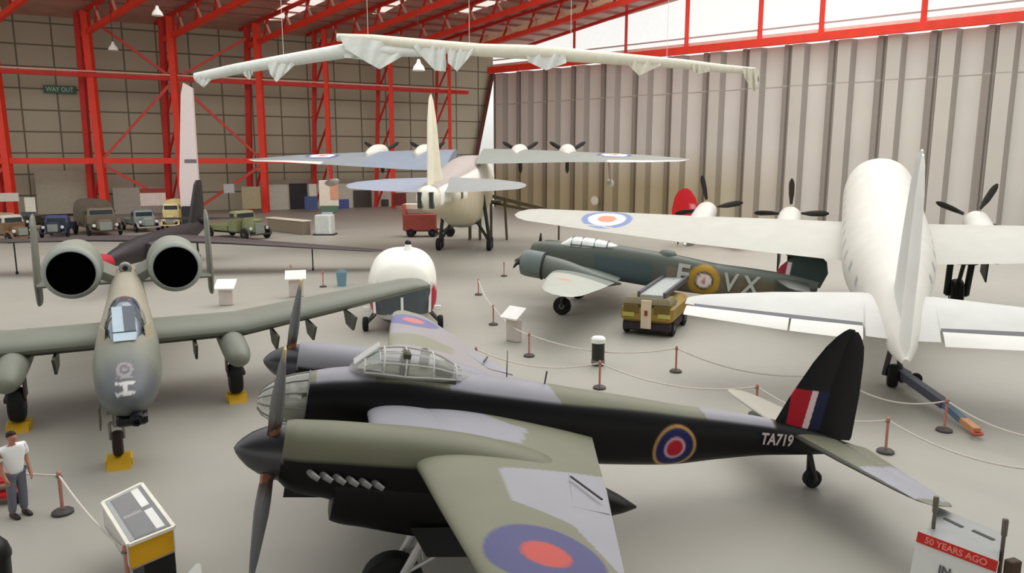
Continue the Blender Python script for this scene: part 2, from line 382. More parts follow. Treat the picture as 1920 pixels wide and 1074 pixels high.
# nacelles
def nac_col(V):
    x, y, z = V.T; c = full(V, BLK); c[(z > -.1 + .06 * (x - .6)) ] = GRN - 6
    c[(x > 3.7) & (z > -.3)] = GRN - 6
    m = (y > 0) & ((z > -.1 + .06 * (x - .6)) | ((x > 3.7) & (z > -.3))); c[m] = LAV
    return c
for sd, toff in ((-1, .0), (1, .0)):
    yc = sd * 2.46
    NK = [(.58, -.1, .41, .42, .44), (.75, -.1, .44, .45, .58), (1.3, -.08, .47, .46, .68), (2.2, -.06, .48, .46, .95), (3.2, -.04, .48, .42, 1.05), (4.4, -.08, .44, .3, .9), (5.3, -.3, .34, .16, .55), (6.0, -.5, .22, .1, .2), (6.35, -.58, .02, .02, .02)]
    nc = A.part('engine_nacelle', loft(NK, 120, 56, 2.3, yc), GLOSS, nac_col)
    BK = [(1.36, -.5, .3, .2, .5), (1.38, -.5, .43, .3, .58), (1.9, -.5, .46, .3, .66), (2.75, -.5, .47, .3, .76), (3.4, -.5, .46, .3, .8), (4.3, -.52, .42, .3, .64), (5.4, -.58, .3, .2, .36), (6.1, -.56, .12, .1, .1)]
    A.part('undercarriage_bay', loft(BK, 60, 36, 2.6, yc), GLOSS, BLK, parent=nc)
    b = MB(); b.prism([(.68, yc - .18, -.5), (.68, yc + .18, -.5), (.68, yc + .16, -.76), (.68, yc - .16, -.76)], (.7, 0, 0.05)); A.mb('air_intake', b, BLACK, parent=nc)
    for k in range(6):
        b = MB(); x0 = .98 + k * .185; z0 = -.22 - k * .015
        for s2 in (-1,):
            b.path([(x0, yc + s2 * .44, z0), (x0 + .05, yc + s2 * .52, z0 - .01), (x0 + .15, yc + s2 * .545, z0 - .06)], [.045, .05, .04], 8)
        A.mb('exhaust_stub', b, mat('exhaust_grey', (138, 136, 134), .5, .3), parent=nc)
    # spinner and propeller
    sp = MB(); sp.lathe([(-.1, .005), (-.07, .07), (0, .15), (.12, .25), (.28, .335), (.45, .392), (.58, .415), (.6, .3)], (0, yc, -.13), (1, 0, 0), 40)
    spo = A.mb('spinner', sp, mat('spinner_paint', (40, 40, 47), .36, var=.1, spec=.8))
    base = math.radians(-52 if sd < 0 else 80)
    for k in range(3):
        a = base + k * 2 * PI / 3
        pl = ((0, -1, 0), (0, 0, 1))
        b = MB(); blade(b, (.42, yc, -.13), a, 1.86, .36, r0=.34, plane=pl, twist=.5)
        def bc(V, yc=yc):
            r = np.hypot(V[:, 1] - yc, V[:, 2] + .13); c = full(V, (104, 105, 106)); c[r > 1.76] = (214, 196, 130); c[r < .6] = (78, 62, 56); return c
        A.mb('propeller_blade', b, PAINT, bc)
        d = np.array((0, -math.cos(a), math.sin(a)))
        b = MB(); b.tube(np.array((.42, yc, -.13)) + d * .36, np.array((.42, yc, -.13)) + d * .66, .1, .075, 12)
        A.mb('blade_cuff', b, mat('copper_cuff', (150, 104, 78), .4, .4))
    # main gear
    xw = 2.5; zg = A.ground(xw); r = .5
    bt, bh = MB(), MB(); wheel(bt, bh, (xw, yc, zg + r), r, .34)
    w = A.mb('main_wheel', bt, RUBBER); A.mb('wheel_hub', bh, DGREY, parent=w)
    b = MB()
    for s2 in (-1, 1):
        b.tube((2.95, yc + s2 * .3, -.9), (xw, yc + s2 * .26, zg + r), .075, .06); b.tube((3.9, yc + s2 * .3, -.85), (xw + .05, yc + s2 * .26, zg + r + .25), .035)
    b.tube((2.82, yc - .3, -1.25), (2.82, yc + .3, -1.25), .04); b.tube((2.9, yc - .28, -1.6), (2.78, yc + .28, -1.1), .025); b.tube((2.9, yc + .28, -1.6), (2.78, yc - .28, -1.1), .025); b.tube((xw, yc - .3, zg + r), (xw, yc + .3, zg + r), .05)
    A.mb('undercarriage_leg', b, LGREY, label='bare metal undercarriage leg')
    for s2 in (-1, 1):
        b = MB(); b.prism([(2.55, yc + s2 * .47, -.95), (3.95, yc + s2 * .44, -.85), (3.7, yc + s2 * .56, -1.3), (2.85, yc + s2 * .58, -1.34)], (0, s2 * .02, 0)); A.mb('wheel_door', b, GLOSS, BLK)
# tail
def fin_col(V):
    x, y, z = V.T; c = full(V, BLK)
    m = (z > .4) & (z < 1.24); sl = .06 * (z - .8)
    c[m & (x > 10.62) & (x < 11.06 + sl)] = (178, 18, 38); c[m & (x >= 11.06 + sl) & (x < 11.22 + sl)] = (232, 206, 210); c[m & (x >= 11.22 + sl) & (x < 11.56 + sl)] = (16, 24, 62)
    return c
FS = [(.1, 10.2, 11.55, 0, .12), (.3, 10.33, 11.58, 0, .13), (1.01, 10.6, 11.62, 0, .12), (1.82, 10.98, 11.68, 0, .1), (2.19, 11.2, 11.72, 0, .08), (2.45, 11.41, 11.78, 0, .06), (2.58, 11.56, 11.84, 0, .03), (2.64, 11.66, 11.8, 0, .01)]
A.part('tail_fin', wing(FS, 1, 110, 110, True), GLOSS, fin_col)
RS = [(.22, 11.5, 12.33, 0, .09), (.3, 11.5, 12.36, 0, .1), (1.26, 11.55, 12.3, 0, .09), (2.0, 11.64, 12.2, 0, .07), (2.3, 11.68, 12.13, 0, .06), (2.5, 11.72, 12.0, 0, .04), (2.6, 11.74, 11.9, 0, .02)]
A.part('rudder', wing(RS, 1, 30, 12, True), GLOSS, BLK)
TS = lambda: [(.12, 10.75, 11.9, .24, .14), (1.5, 10.88, 11.85, .24, .12), (2.8, 11.05, 11.8, .24, .08), (3.2, 11.15, 11.78, .24, .06), (3.38, 11.3, 11.7, .24, .02)]
ES = lambda: [(.42, 11.8, 12.42, .22, .1), (1.5, 11.76, 12.24, .22, .09), (2.7, 11.74, 12.0, .23, .06), (3.2, 11.72, 11.9, .23, .04), (3.34, 11.68, 11.8, .23, .02)]
def tp_col(V):
    x, y, z = V.T; c = full(V, GRN); c[(abs(y) > 1.75 - (x - 11.5) * .3) & (abs(y) < 3.2)] = LAV + 6; c[z < .2] = BLK; c[x < 10.82 + abs(y) * .1] = (70, 70, 62); return c
for sd in (-1, 1):
    t = A.part('tailplane', wing(TS(), sd, 60, 40), PAINT, tp_col if sd < 0 else (lambda V: np.where(V[:, 2:3] < .2, BLK, np.array((168, 164, 150.)))))
    A.part('elevator', wing(ES(), sd, 40, 14), PAINT, tp_col if sd < 0 else (164, 160, 146), parent=t)
zt = A.ground(11.6); bt, bh = MB(), MB(); wheel(bt, bh, (11.62, 0, zt + .2), .2, .2); w = A.mb('tail_wheel', bt, RUBBER); A.mb('tail_wheel_hub', bh, DGREY, parent=w)
b = MB(); b.tube((11.4, 0, -.1), (11.62, .13, zt + .2), .05); b.tube((11.4, 0, -.1), (11.62, -.13, zt + .2), .05); A.mb('tail_wheel_fork', b, DGREY)
A.part('serial_number', place_text('TA719', .34, (10.28, -.368, .17), (1, .085, 0), (0, .0, 1), .86), mat('serial_pink', (206, 190, 190), .6), parent=fus, smooth=False, label='pale serial number TA719')
b = MB(); b.path([(5.2, 0, .7), (5.2, 0, .95)], .015); b.path([(4.5, .25, .68), (4.42, .25, 1.2)], [.012, .006]); A.mb('aerial', b, DGREY)
# ================================================================== GREY-GREEN TWO-FAN ATTACK JET
B = Craft('attack_jet', (-8.77, 16.432, .4), 2.036, 0, 'grey-green attack jet with two round engine pods, seen nose-on', 'aircraft')
AG = np.array((123, 126, 113.)); AT = np.array((162, 154, 136.)); AD = np.array((92, 95, 98.))
def wv(x, z): return .25 * x + .97 * z
def pv(px): q = B.on(*px, 1, 0); return wv(q[0], q[2])
W_ = {k: pv(p) for k, p in dict(e=(235, 692), bar1=(235, 716), bar1b=(235, 722), bar2=(235, 738), bar2b=(235, 745), eb=(235, 706)).items()}
def jet_col(V):
    x, y, z = V.T; c = full(V, AG)
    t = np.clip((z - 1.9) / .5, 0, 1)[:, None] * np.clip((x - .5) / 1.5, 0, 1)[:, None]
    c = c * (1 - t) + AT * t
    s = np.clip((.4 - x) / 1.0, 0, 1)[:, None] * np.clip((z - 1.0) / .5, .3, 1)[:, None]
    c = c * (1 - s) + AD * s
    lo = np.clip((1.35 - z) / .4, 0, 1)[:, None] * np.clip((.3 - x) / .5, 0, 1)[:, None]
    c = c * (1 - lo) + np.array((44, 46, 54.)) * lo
    m = (x < .8) & (z > 1.2); w = wv(x, z); yy = y - .03
    d = np.hypot(yy, (w - W_['e']))
    k = m & (((d < .17) & (d > .1)) | (d < .045)) & (w > W_['eb']); c[k] = (150, 142, 144)
    k = m & (abs(yy) < .17) & (w < W_['eb']) & (w > W_['eb'] - .03); c[k] = (150, 142, 144)
    k = m & (abs(yy) < .19) & (((w < W_['bar1']) & (w > W_['bar1b'])) | ((w < W_['bar2']) & (w > W_['bar2b']))); c[k] = (206, 202, 200)
    k = m & (abs(yy - .0) < .035) & (w < W_['bar1']) & (w > W_['bar2b']); c[k] = (206, 202, 200)
    return c
JK = [(-1.28, 1.42, .03, .03, .03), (-1.2, 1.42, .2, .2, .18), (-1.0, 1.43, .36, .36, .32), (-.6, 1.46, .52, .52, .46), (0, 1.5, .64, .68, .58), (.8, 1.52, .72, .82, .66), (1.6, 1.55, .76, .92, .7), (3, 1.6, .76, .95, .72), (5, 1.62, .7, 1.1, .72), (7, 1.75, .62, 1.12, .7),
      (9, 2.0, .55, .95, .7), (11.5, 2.15, .45, .65, .6), (13.5, 2.25, .3, .4, .4), (14.6, 2.3, .12, .15, .15)]
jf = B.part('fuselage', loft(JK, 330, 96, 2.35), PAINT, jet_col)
cj = [(.95, 2.28, .12, .05, .05), (1.2, 2.3, .3, .2, .1), (1.7, 2.35, .4, .54, .1), (2.5, 2.4, .44, .68, .1), (3.3, 2.45, .42, .6, .1), (4.2, 2.55, .34, .36, .1), (4.9, 2.62, .14, .1, .05)]
cn = B.part('cockpit_canopy', loft(cj, 30, 36, 2.2), mat('canopy_tint', (112, 124, 138), .12, .35, .05, spec=.8), label='blue-grey tinted bubble canopy')
b = MB(); b.prism([(.9, -.24, 2.36), (.9, .24, 2.36), (1.62, .25, 3.06), (1.62, -.25, 3.06)], (-.03, 0, .03)); B.mb('windscreen', b, mat('windscreen_sheen', (196, 212, 222), .12, .3), parent=cn, smooth=False, label='pale flat front windscreen')
b = MB(); b.prism([(1.08, -.25, 2.57), (1.08, .0, 2.57), (1.6, .02, 3.07), (1.6, -.25, 3.07)], (-.02, 0, .02)); B.mb('shaded_windscreen_half', b, mat('windscreen_shade', (112, 120, 128), .15), parent=cn, smooth=False, label='darker half of the windscreen')
b = MB(); b.bar((1.05, -.26, 2.56), (1.05, .26, 2.56), .03); B.mb('windscreen_bar', b, mat('bar_blue_grey', (84, 96, 110)), parent=cn)
b = MB()
CJ = np.array(cj)
fr = lambda x, t: (x, 1.02 * pchip(CJ[:, 0], CJ[:, 2], np.array([x]))[0] * math.cos(t), pchip(CJ[:, 0], CJ[:, 1], np.array([x]))[0] + 1.02 * pchip(CJ[:, 0], CJ[:, 3], np.array([x]))[0] * math.sin(t))
for x in (1.75, 2.0): b.path([fr(x, t) for t in np.linspace(.02, PI - .02, 17)], .03, 6)
for sg in (0.03, PI - .03): b.path([fr(x, sg) for x in np.linspace(1.0, 4.8, 14)], .04, 6)
B.mb('canopy_frame', b, PAINT, AG - 6, parent=cn)
b = MB()
for sg in (-1, 1): b.prism([(1.2, sg * .46, 2.1), (2.0, sg * .6, 2.1), (2.4, sg * .56, 2.5), (1.6, sg * .42, 2.55)], (0, sg * .03, 0))
B.mb('side_panel', b, mat('tan_panel', (170, 158, 132)), parent=cn)
# wings
def jw_col(V): c = full(V, AG); c[:] += (np.clip((V[:, 0] - 5.2) / 2, -1, 1) * 14)[:, None]; zm = 1.66 + .134 * np.clip(abs(V[:, 1]) - 3.1, 0, 9); c[V[:, 2] < zm - .11] = (58, 60, 52); return c  # underside darkness painted into the wing colour
for sd in (-1, 1):
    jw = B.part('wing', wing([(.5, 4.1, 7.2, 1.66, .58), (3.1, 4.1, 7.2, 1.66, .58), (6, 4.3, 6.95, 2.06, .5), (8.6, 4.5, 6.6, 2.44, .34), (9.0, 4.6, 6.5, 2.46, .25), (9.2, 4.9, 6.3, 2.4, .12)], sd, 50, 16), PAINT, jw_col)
    pod = B.part('wheel_pod', loft([(2.5, 1.16, .03, .03, .03), (2.56, 1.16, .18, .16, .16), (2.8, 1.18, .3, .28, .26), (3.4, 1.22, .36, .4, .34), (5, 1.3, .37, .4, .36), (6.6, 1.42, .3, .3, .3), (7.6, 1.5, .1, .1, .1)], 40, 28, 2, sd * 2.72), PAINT, AG - 4)
    zg = B.ground(5.7)
    bt, bh = MB(), MB(); wheel(bt, bh, (4.1, sd * 2.72, -.2 + .46), .46, .36); w = B.mb('main_wheel', bt, RUBBER); B.mb('wheel_hub', bh, DGREY, parent=w)
    b = MB(); b.tube((4.3, sd * 2.72, 1.0), (4.1, sd * 2.95, .36), .08); b.tube((4.9, sd * 2.72, 1.1), (4.15, sd * 2.95, .6), .04); b.box((4.1, sd * 2.5, .8), (.5, .04, .7)); b.tube((4.1, sd * 3.0, .36), (4.1, sd * 2.5, .36), .05)
    B.mb('undercarriage_leg', b, mat('leg_maroon', (66, 44, 44)))
    for y, z in ((1.75, 1.42), (4.0, 1.45), (5.1, 1.62), (6.35, 1.8)):
        b = MB(); b.prism([(3.75, sd * y, z), (5.3, sd * y, z), (5.0, sd * y, z - .44), (4.2, sd * y, z - .5)], (0, .07, 0)); B.mb('weapon_pylon', b, PAINT, AG - 45)
    # engine pods
    NP = [(8.3, 3.1, .7, .7, .7), (8.34, 3.1, .8, .8, .8), (8.6, 3.1, .85, .86, .86), (9.6, 3.12, .86, .88, .9), (11, 3.16, .74, .76, .78), (12.1, 3.22, .56, .58, .58)]
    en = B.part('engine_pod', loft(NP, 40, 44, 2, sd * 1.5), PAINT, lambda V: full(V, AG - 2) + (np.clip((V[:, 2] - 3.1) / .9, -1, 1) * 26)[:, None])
    b = MB(); b.lathe([(-.06, .66), (-.07, .71), (-.02, .79), (.05, .82), (.1, .72)], (8.32, sd * 1.5, 3.1), (1, 0, 0), 44); B.mb('intake_lip', b, PAINT, (150, 156, 148), parent=en)
    b = MB(); b.lathe([(-.085, .0), (-.085, .665), (-.07, .675), (-.07, .0)], (8.32, sd * 1.5, 3.1), (1, 0, 0), 44); B.mb('intake_opening', b, mat('intake_black', (3, 3, 4), .9, var=.02, spec=0), parent=en, label='black engine intake opening')
    b = MB(); b.prism([(9, sd * .3, 2.5), (11, sd * .3, 2.6), (11, sd * 1.0, 3.0), (9, sd * 1.0, 2.9)], (0, 0, .3)); B.mb('engine_pylon', b, PAINT, AG, parent=en)
    # tail
    tl = B.part('tailplane', wing([(.2, 12.3, 14.2, 2.15, .24), (2.9, 12.3, 14.2, 2.15, .22)], sd, 12, 12), PAINT, AG - 8)
    B.part('tail_fin', wing([(1.38, 12.7, 14.1, sd * 2.92, .12), (1.5, 12.55, 14.2, sd * 2.92, .18), (2.2, 12.4, 14.3, sd * 2.92, .22), (4.3, 12.9, 14.2, sd * 2.92, .18), (4.55, 13.1, 14.1, sd * 2.92, .14), (4.65, 13.3, 13.9, sd * 2.92, .06)], 1, 24, 12, True), PAINT, lambda V: full(V, AG - 12) + (np.clip(V[:, 2] - 3, -1, 1) * 10)[:, None], parent=None)
b = MB(); b.lathe([(0, .16), (.06, .2), (.2, .2), (.3, .0)], (9.1, 0, 3.05), (1, 0, 0), 20); B.mb('tail_pitot_ring', b, PAINT, (150, 148, 138))
b = MB(); b.lathe([(-.02, .0), (-.02, .08), (.02, .08), (.02, 0)], (9.08, 0, 3.06), (1, 0, 0), 16); B.mb('ring_opening', b, BLACK)
# nose gun, nose gear
b = MB(); b.lathe([(0, .1), (.02, .13), (.6, .14), (.6, 0)], (-1.42, -.14, 1.12), (1, 0, 0), 24)
for k in range(7): b.tube((-1.55, -.14 + .07 * math.cos(k * 2 * PI / 7), 1.12 + .07 * math.sin(k * 2 * PI / 7)), (-1.2, -.14 + .07 * math.cos(k * 2 * PI / 7), 1.12 + .07 * math.sin(k * 2 * PI / 7)), .026)
B.mb('nose_gun', b, mat('gun_black', (24, 26, 30), .4, .4))
b = MB(); b.box((-.85, -.05, 1.02), (.5, .62, .24), bev=.05); B.mb('gun_fairing', b, BLACK)
zw = -.2
bt, bh = MB(), MB(); wheel(bt, bh, (.3, .32, zw + .3), .3, .22); w = B.mb('nose_wheel', bt, mat('tyre_brown', (54, 40, 38), .8)); B.mb('wheel_hub', bh, STEEL, parent=w)
b = MB(); b.tube((.3, .32, 1.2), (.3, .32, .5), .07); b.tube((.3, .46, .6), (.3, .46, .2), .035); b.tube((.3, .18, .6), (.3, .18, .2), .035); b.tube((.3, .18, .6), (.3, .46, .6), .04); b.tube((.9, .32, 1.1), (.32, .32, .65), .035)
B.mb('nose_gear_leg', b, mat('leg_grey', (140, 138, 132), .5, .2))
b = MB(); b.box((.1, .62, .85), (.5, .03, .5)); b.box((-.05, .3, 1.0), (.14, .34, .14)); B.mb('nose_gear_door', b, PAINT, AG - 20)
for (px, Yn, lab) in (((225, 872), 0, 'yellow wheel block under the nose wheel of the grey-green attack jet'), ((430, 715), 1, 'yellow wheel block under the right-hand main wheel of the attack jet'), ((57, 755), 2, 'yellow wheel block under the left-hand main wheel of the attack jet')):
    bx, by = ((.3, .32), (4.1, -2.72), (4.1, 2.72))[Yn]
    g = B.W @ np.array((bx, by, 0)) + B.T
    r = empty('wheel_block', (g[0], g[1], 0), 2.036, lab, 'wheel block', 'yellow wheel blocks under the attack jet')
    b = MB(); b.box((0, 0, .1), (.46, .56, .2), bev=.03); o = b.build('block', mat('block_yellow', (206, 166, 20), .6, var=.15), r)
    b = MB(); b.prism([(-.48, -.25, .0), (-.23, -.25, 0), (-.23, -.25, .2)], (0, .5, 0)); b.build('wedge', mat('yellow_worn', (206, 160, 22), .6), r, smooth=False)
# ================================================================== WHITE FOUR-ENGINED TRANSPORT (right, seen from the tail)
Hs = Craft('transport_plane', (20.27, 41.84, 5.75), -1.98, .19, 'large white four-engined transport plane seen from behind its tail, on the right', 'aircraft')
HW = np.array((216, 213, 203.))
hk = [(0, -.1, .1, .1, .1), (.3, -.1, .7, .6, .7), (1.0, 0, 1.25, 1.2, 1.3), (2.2, .05, 1.62, 1.72, 1.6), (4, .05, 1.7, 1.72, 1.68), (12, .05, 1.7, 1.7, 1.68), (15, .1, 1.6, 1.6, 1.55), (18.5, .3, 1.15, 1.25, 1.15), (21.5, .5, .72, .8, .78), (23.8, .62, .36, .42, .4), (25, .68, .08, .1, .1)]
def hcol(V):
    x, y, z = V.T; c = full(V, HW); c[z < -.7] = (205, 202, 194)
    for k in range(10):
        m = (y > .3) & (abs(z - .55 - .02 * k) < .17) & (abs(x - 5.2 - 1.45 * k) < .2); c[m] = (150, 154, 158)
        m = (y < -.3) & (abs(z - .55) < .17) & (abs(x - 5.2 - 1.45 * k) < .2); c[m] = (170, 172, 172)
    return c
hf = Hs.part('fuselage', loft(hk, 190, 72, 2.1), PAINT, hcol)
for sd in (-1, 1):
    def wc(V):
        x, y, z = V.T; c = full(V, (186, 184, 173))
        if sd < 0:
            d = np.hypot((x - 9.45) / 1.0, y + 12.75); rings(c, d, [(1.3, (110, 130, 176)), (.95, (240, 238, 232)), (.5, (216, 138, 106))])
        c[(x > 10.2 + .2 * 0) & (abs(y) > 8.6) & (abs(y) < 16) & (abs(x - (11.0 - (abs(y) - 8.6) * .12)) < .05)] = (190, 186, 176)
        return c
    hw = Hs.part('wing', wing([(1.2, 6.6, 12.2, -.72, .95), (4.2, 6.75, 11.9, -.6, .85), (8.6, 7.15, 11.4, -.42, .68), (14, 7.85, 10.95, -.05, .4), (16.8, 8.3, 10.6, .15, .24), (17.4, 8.6, 10.3, .2, .14), (17.75, 9.1, 9.8, .22, .05)], sd, 200, 60), PAINT, wc)
    for i, (ey, ez) in enumerate(((4.15, -.62), (8.4, -.46))):
        en = Hs.part('engine_nacelle', loft([(5.1, ez, .45, .45, .45), (5.3, ez, .54, .5, .6), (6.4, ez, .58, .46, .75), (8, ez, .56, .36, .75), (10, ez - .05, .4, .25, .5), (11.6, ez - .05, .06, .06, .06)], 30, 28, 2, sd * ey), PAINT, HW - 8, parent=hw)
        b = MB(); b.lathe([(-.75, .02), (-.6, .16), (-.3, .26), (.1, .3)], (5.1, sd * ey, ez), (1, 0, 0), 20); pr_ = Hs.mb('propeller_hub', b, PAINT, HW - 10)
        a0 = {(-1, 0): PI / 2 + .02, (-1, 1): PI / 2 + .2, (1, 0): PI / 2 - .42, (1, 1): PI / 2 + .3}[(sd, i)]
        for k in range(4):
            b = MB(); blade(b, (4.75, sd * ey, ez), a0 + k * PI / 2, 1.85, .3, r0=.5, plane=((0, 1, 0), (0, 0, 1)), twist=.5)
            Hs.mb('propeller_blade', b, mat('blade_charcoal', (44, 40, 36), .5), parent=pr_)
    # tailplane with separate elevators
    def tcol(V): c = full(V, (204, 203, 198)); return c
    tp = Hs.part('tailplane', wing([(.2, 20.0, 23.6, .72, .42), (.95, 20.1, 23.55, .74, .4), (1.0, 20.1, 22.75, .74, .4), (3.7, 20.75, 22.6, .8, .32), (5.8, 21.55, 22.5, .86, .22), (6.3, 21.9, 22.45, .88, .1)], sd, 40, 18), PAINT, tcol)
    for (y0, y1) in ((1.02, 3.0), (3.06, 6.2)):
        Hs.part('elevator', wing([(y0, 22.92 - .03 * y0, 23.85 - .06 * (y0 - 1), .72 + .02 * y0, .2), (y1, 22.9 - .03 * y1 - (.15 if y1 > 5 else 0), 23.85 - .06 * (y1 - 1) - (.25 if y1 > 5 else 0), .72 + .02 * y1, .14)], sd, 16, 10), PAINT, (226, 224, 216), parent=tp)
    b = MB(); b.prism([(22.6, sd * 1.02, .74), (22.98, sd * 1.02, .72), (22.7, sd * 6.0, .85), (22.4, sd * 6.0, .86)], (0, 0, .03)); Hs.mb('elevator_gap', b, mat('gap_grey', (104, 104, 108), .7), parent=tp, label='dark hinge gap')
    # main gear
    zg = Hs.ground(7.0); bt, bh = MB(), MB()
    wheel(bt, bh, (7.0, sd * 3.5, zg + .75), .75, .5); w = Hs.mb('main_wheel', bt, RUBBER); Hs.mb('wheel_hub', bh, STEEL, parent=w)
    b = MB(); b.tube((7.1, sd * 4.0, -.9), (7.0, sd * 3.9, zg + .75), .14); b.tube((7.1, sd * 3.1, -.9), (7.0, sd * 3.1, zg + .75), .14); b.tube((8.6, sd * 3.5, -1), (7.1, sd * 3.5, zg + 1.2), .09); b.tube((7, sd * 3.05, zg + .75), (7, sd * 3.95, zg + .75), .09)
    b.box((6.9, sd * 4.5, -2.0), (1.6, .06, 1.7)); b.box((7.9, sd * 3.5, -1.5), (.8, 1.2, .8), bev=.1)
    Hs.mb('undercarriage_leg', b, mat('gear_black', (36, 32, 28), .6))
Hs.part('tail_fin', wing([(.8, 19.2, 23.7, 0, .34), (1.4, 20.3, 23.75, 0, .34), (3.4, 21.4, 23.75, 0, .34), (5.0, 22.2, 23.6, 0, .28), (5.7, 22.7, 23.5, 0, .2), (6.0, 23.1, 23.4, 0, .06)], 1, 30, 18, True), PAINT, lambda V: full(V, (216, 217, 212)))
rd = Hs.part('rudder', wing([(.75, 23.74, 24.9, 0, .3), (3.4, 23.8, 24.85, 0, .28), (5.0, 23.65, 24.5, 0, .2), (5.7, 23.55, 24.1, 0, .12), (5.95, 23.45, 23.8, 0, .05)], 1, 24, 10, True), PAINT, (240, 240, 234))
zt = Hs.ground(21.5); bt, bh = MB(), MB(); wheel(bt, bh, (21.6, 0, zt + .36), .36, .3); w = Hs.mb('tail_wheel', bt, RUBBER); Hs.mb('wheel_hub', bh, DGREY, parent=w)
b = MB(); b.tube((21.2, 0, .1), (21.6, .24, zt + .36), .08); b.tube((21.2, 0, .1), (21.6, -.24, zt + .36), .08); Hs.mb('tail_wheel_fork', b, mat('fork_purple', (66, 58, 70)))
# ================================================================== GREEN PATROL AIRCRAFT
An = Craft('patrol_aircraft', (.32, 36.31, 2.72), -.26, .14, 'dark green twin-engined patrol aircraft parked under the white transport wing', 'aircraft')
AA = np.array((98, 104, 96.)); AE = np.array((124, 116, 98.)); AL = np.array((176, 178, 166.))
def acol(V):
    x, y, z = V.T; c = full(V, AA - 12); c[(z < .55) & (x > 7.2) & (x < 8.6)] = AE - 14; c[(x > 9.4) & (x < 12)] = AE - 20; c[(x > 3.8) & (x < 6.6) & (z < .5)] = (74, 88, 92); c[(x > 9.3) & (z > .55)] = AA + 6
    d = np.hypot(x - 8.9, z - .12); m = y < 0; cc = c.copy()
    rings(cc, d, [(.72, (178, 140, 44)), (.42, (58, 52, 48)), (.34, (232, 216, 208)), (.1, (150, 60, 60))]); c[m] = cc[m]
    return c
ak = [(.6, .1, .05, .05, .05), (.7, .1, .3, .3, .3), (1.3, .1, .55, .5, .6), (2.6, .12, .68, .62, .8), (4.5, .18, .68, .8, .85), (7, .2, .66, .8, .85), (9, .22, .6, .7, .8), (11, .42, .48, .55, .75), (12.6, .6, .3, .38, .6), (13.8, .72, .08, .15, .3)]
af = An.part('fuselage', loft(ak, 150, 60, 3.0), PAINT, acol)
b = MB(); V_, F_ = loft([(2.1, .62, .4, .06, .05), (2.6, .66, .52, .38, .1), (3.4, .7, .54, .4, .1), (4.2, .78, .5, .3, .1), (4.9, .85, .3, .1, .05)], 16, 24, 2.6); b.add(V_, F_)
ac = An.mb('cockpit_canopy', b, mat('canopy_white', (222, 226, 222), .25, .1), label='bright glazed cockpit canopy')
b = MB()
for x, r, zz in ((2.62, .53, .66), (3.1, .55, .69), (3.7, .55, .72), (4.3, .53, .77)):
    b.path([(x, r * math.cos(t), zz + (.4 if x < 4 else .34) * math.sin(t)) for t in np.linspace(0, PI, 11)], .03, 6)
b.bar((2.6, -.54, .72), (4.6, -.5, .84), .05); An.mb('canopy_frame', b, PAINT, AA - 10, parent=ac)
b = MB(); b.lathe([(0, .45), (.12, .42), (.24, .3), (.28, .1)], (7.1, 0, .88), (0, 0, 1), 24); tr_ = An.mb('gun_turret', b, PAINT, AA - 20)
b = MB(); b.ball((6.85, -.42, .62), (.24, .1, .22)); An.mb('turret_window', b, mat('turret_glass', (200, 204, 200), .3), parent=tr_)
for sd in (-1, 1):
    def awc(V): c = full(V, AL if sd < 0 else AA); c[(abs(V[:, 1]) < 3.6)] = AA + 26; d = np.hypot(V[:, 0] - 3.3, V[:, 1] + 5.2); c[d < .3] = (196, 152, 140); return c
    aw = An.part('wing', wing([(.5, 2.2, 5.2, -.42, .5), (2.2, 2.25, 5.15, -.4, .48), (5, 2.5, 4.85, -.28, .34), (7.6, 2.9, 4.5, -.16, .2), (8.3, 3.2, 4.25, -.13, .1), (8.6, 3.6, 3.9, -.12, .04)], sd, 60, 16), PAINT, awc)
    en = An.part('engine_cowl', loft([(.75, -.22, .4, .4, .4), (.82, -.22, .56, .56, .56), (1.2, -.22, .62, .62, .62), (1.78, -.22, .62, .62, .62), (1.8, -.22, .56, .56, .56)], 12, 30, 2, sd * 2.2), PAINT, (106, 116, 112))
    An.part('engine_nacelle', loft([(1.75, -.25, .54, .54, .54), (2.6, -.28, .54, .5, .6), (4, -.35, .4, .3, .5), (5.4, -.4, .05, .05, .05)], 20, 24, 2, sd * 2.2), PAINT, AA, parent=en)
    b = MB(); b.lathe([(-.02, .625), (0, .65), (.05, .65), (.07, .6)], (1.78, sd * 2.2, -.22), (1, 0, 0), 30); An.mb('cowl_band', b, mat('band_dark', (40, 44, 44)), parent=en)
    b = MB(); b.lathe([(-.3, .03), (-.2, .14), (.05, .2)], (.72, sd * 2.2, -.22), (1, 0, 0), 16); ph = An.mb('propeller_hub', b, DGREY)
    for k in range(2):
        b = MB(); blade(b, (.6, sd * 2.2, -.22), (PI / 2 + .35 if sd > 0 else .2) + k * PI, 1.0 if sd > 0 else .85, .24, r0=.15, plane=((0, 1, 0), (0, 0, 1)), twist=.4); An.mb('propeller_blade', b, mat('blade_dark', (46, 46, 42)), parent=ph)
    An.part('tailplane', wing([(.2, 11.9, 13.4, .7, .2), (2.4, 12.3, 13.2, .72, .12), (2.7, 12.6, 13.0, .72, .04)], sd, 14, 10), PAINT, AA - 6)
    zg = An.ground(2.9); bt, bh = MB(), MB(); wheel(bt, bh, (2.9, sd * 2.1, zg + .42), .42, .3); w = An.mb('main_wheel', bt, RUBBER); An.mb('wheel_hub', bh, STEEL, parent=w)
    b = MB(); b.tube((2.9, sd * 1.85, -.6), (2.9, sd * 1.88, zg + .42), .07); b.tube((2.9, sd * 2.4, -.6), (2.9, sd * 2.35, zg + .42), .07); b.tube((2.9, sd * 1.85, zg + .42), (2.9, sd * 2.35, zg + .42), .05); An.mb('undercarriage_leg', b, DGREY)
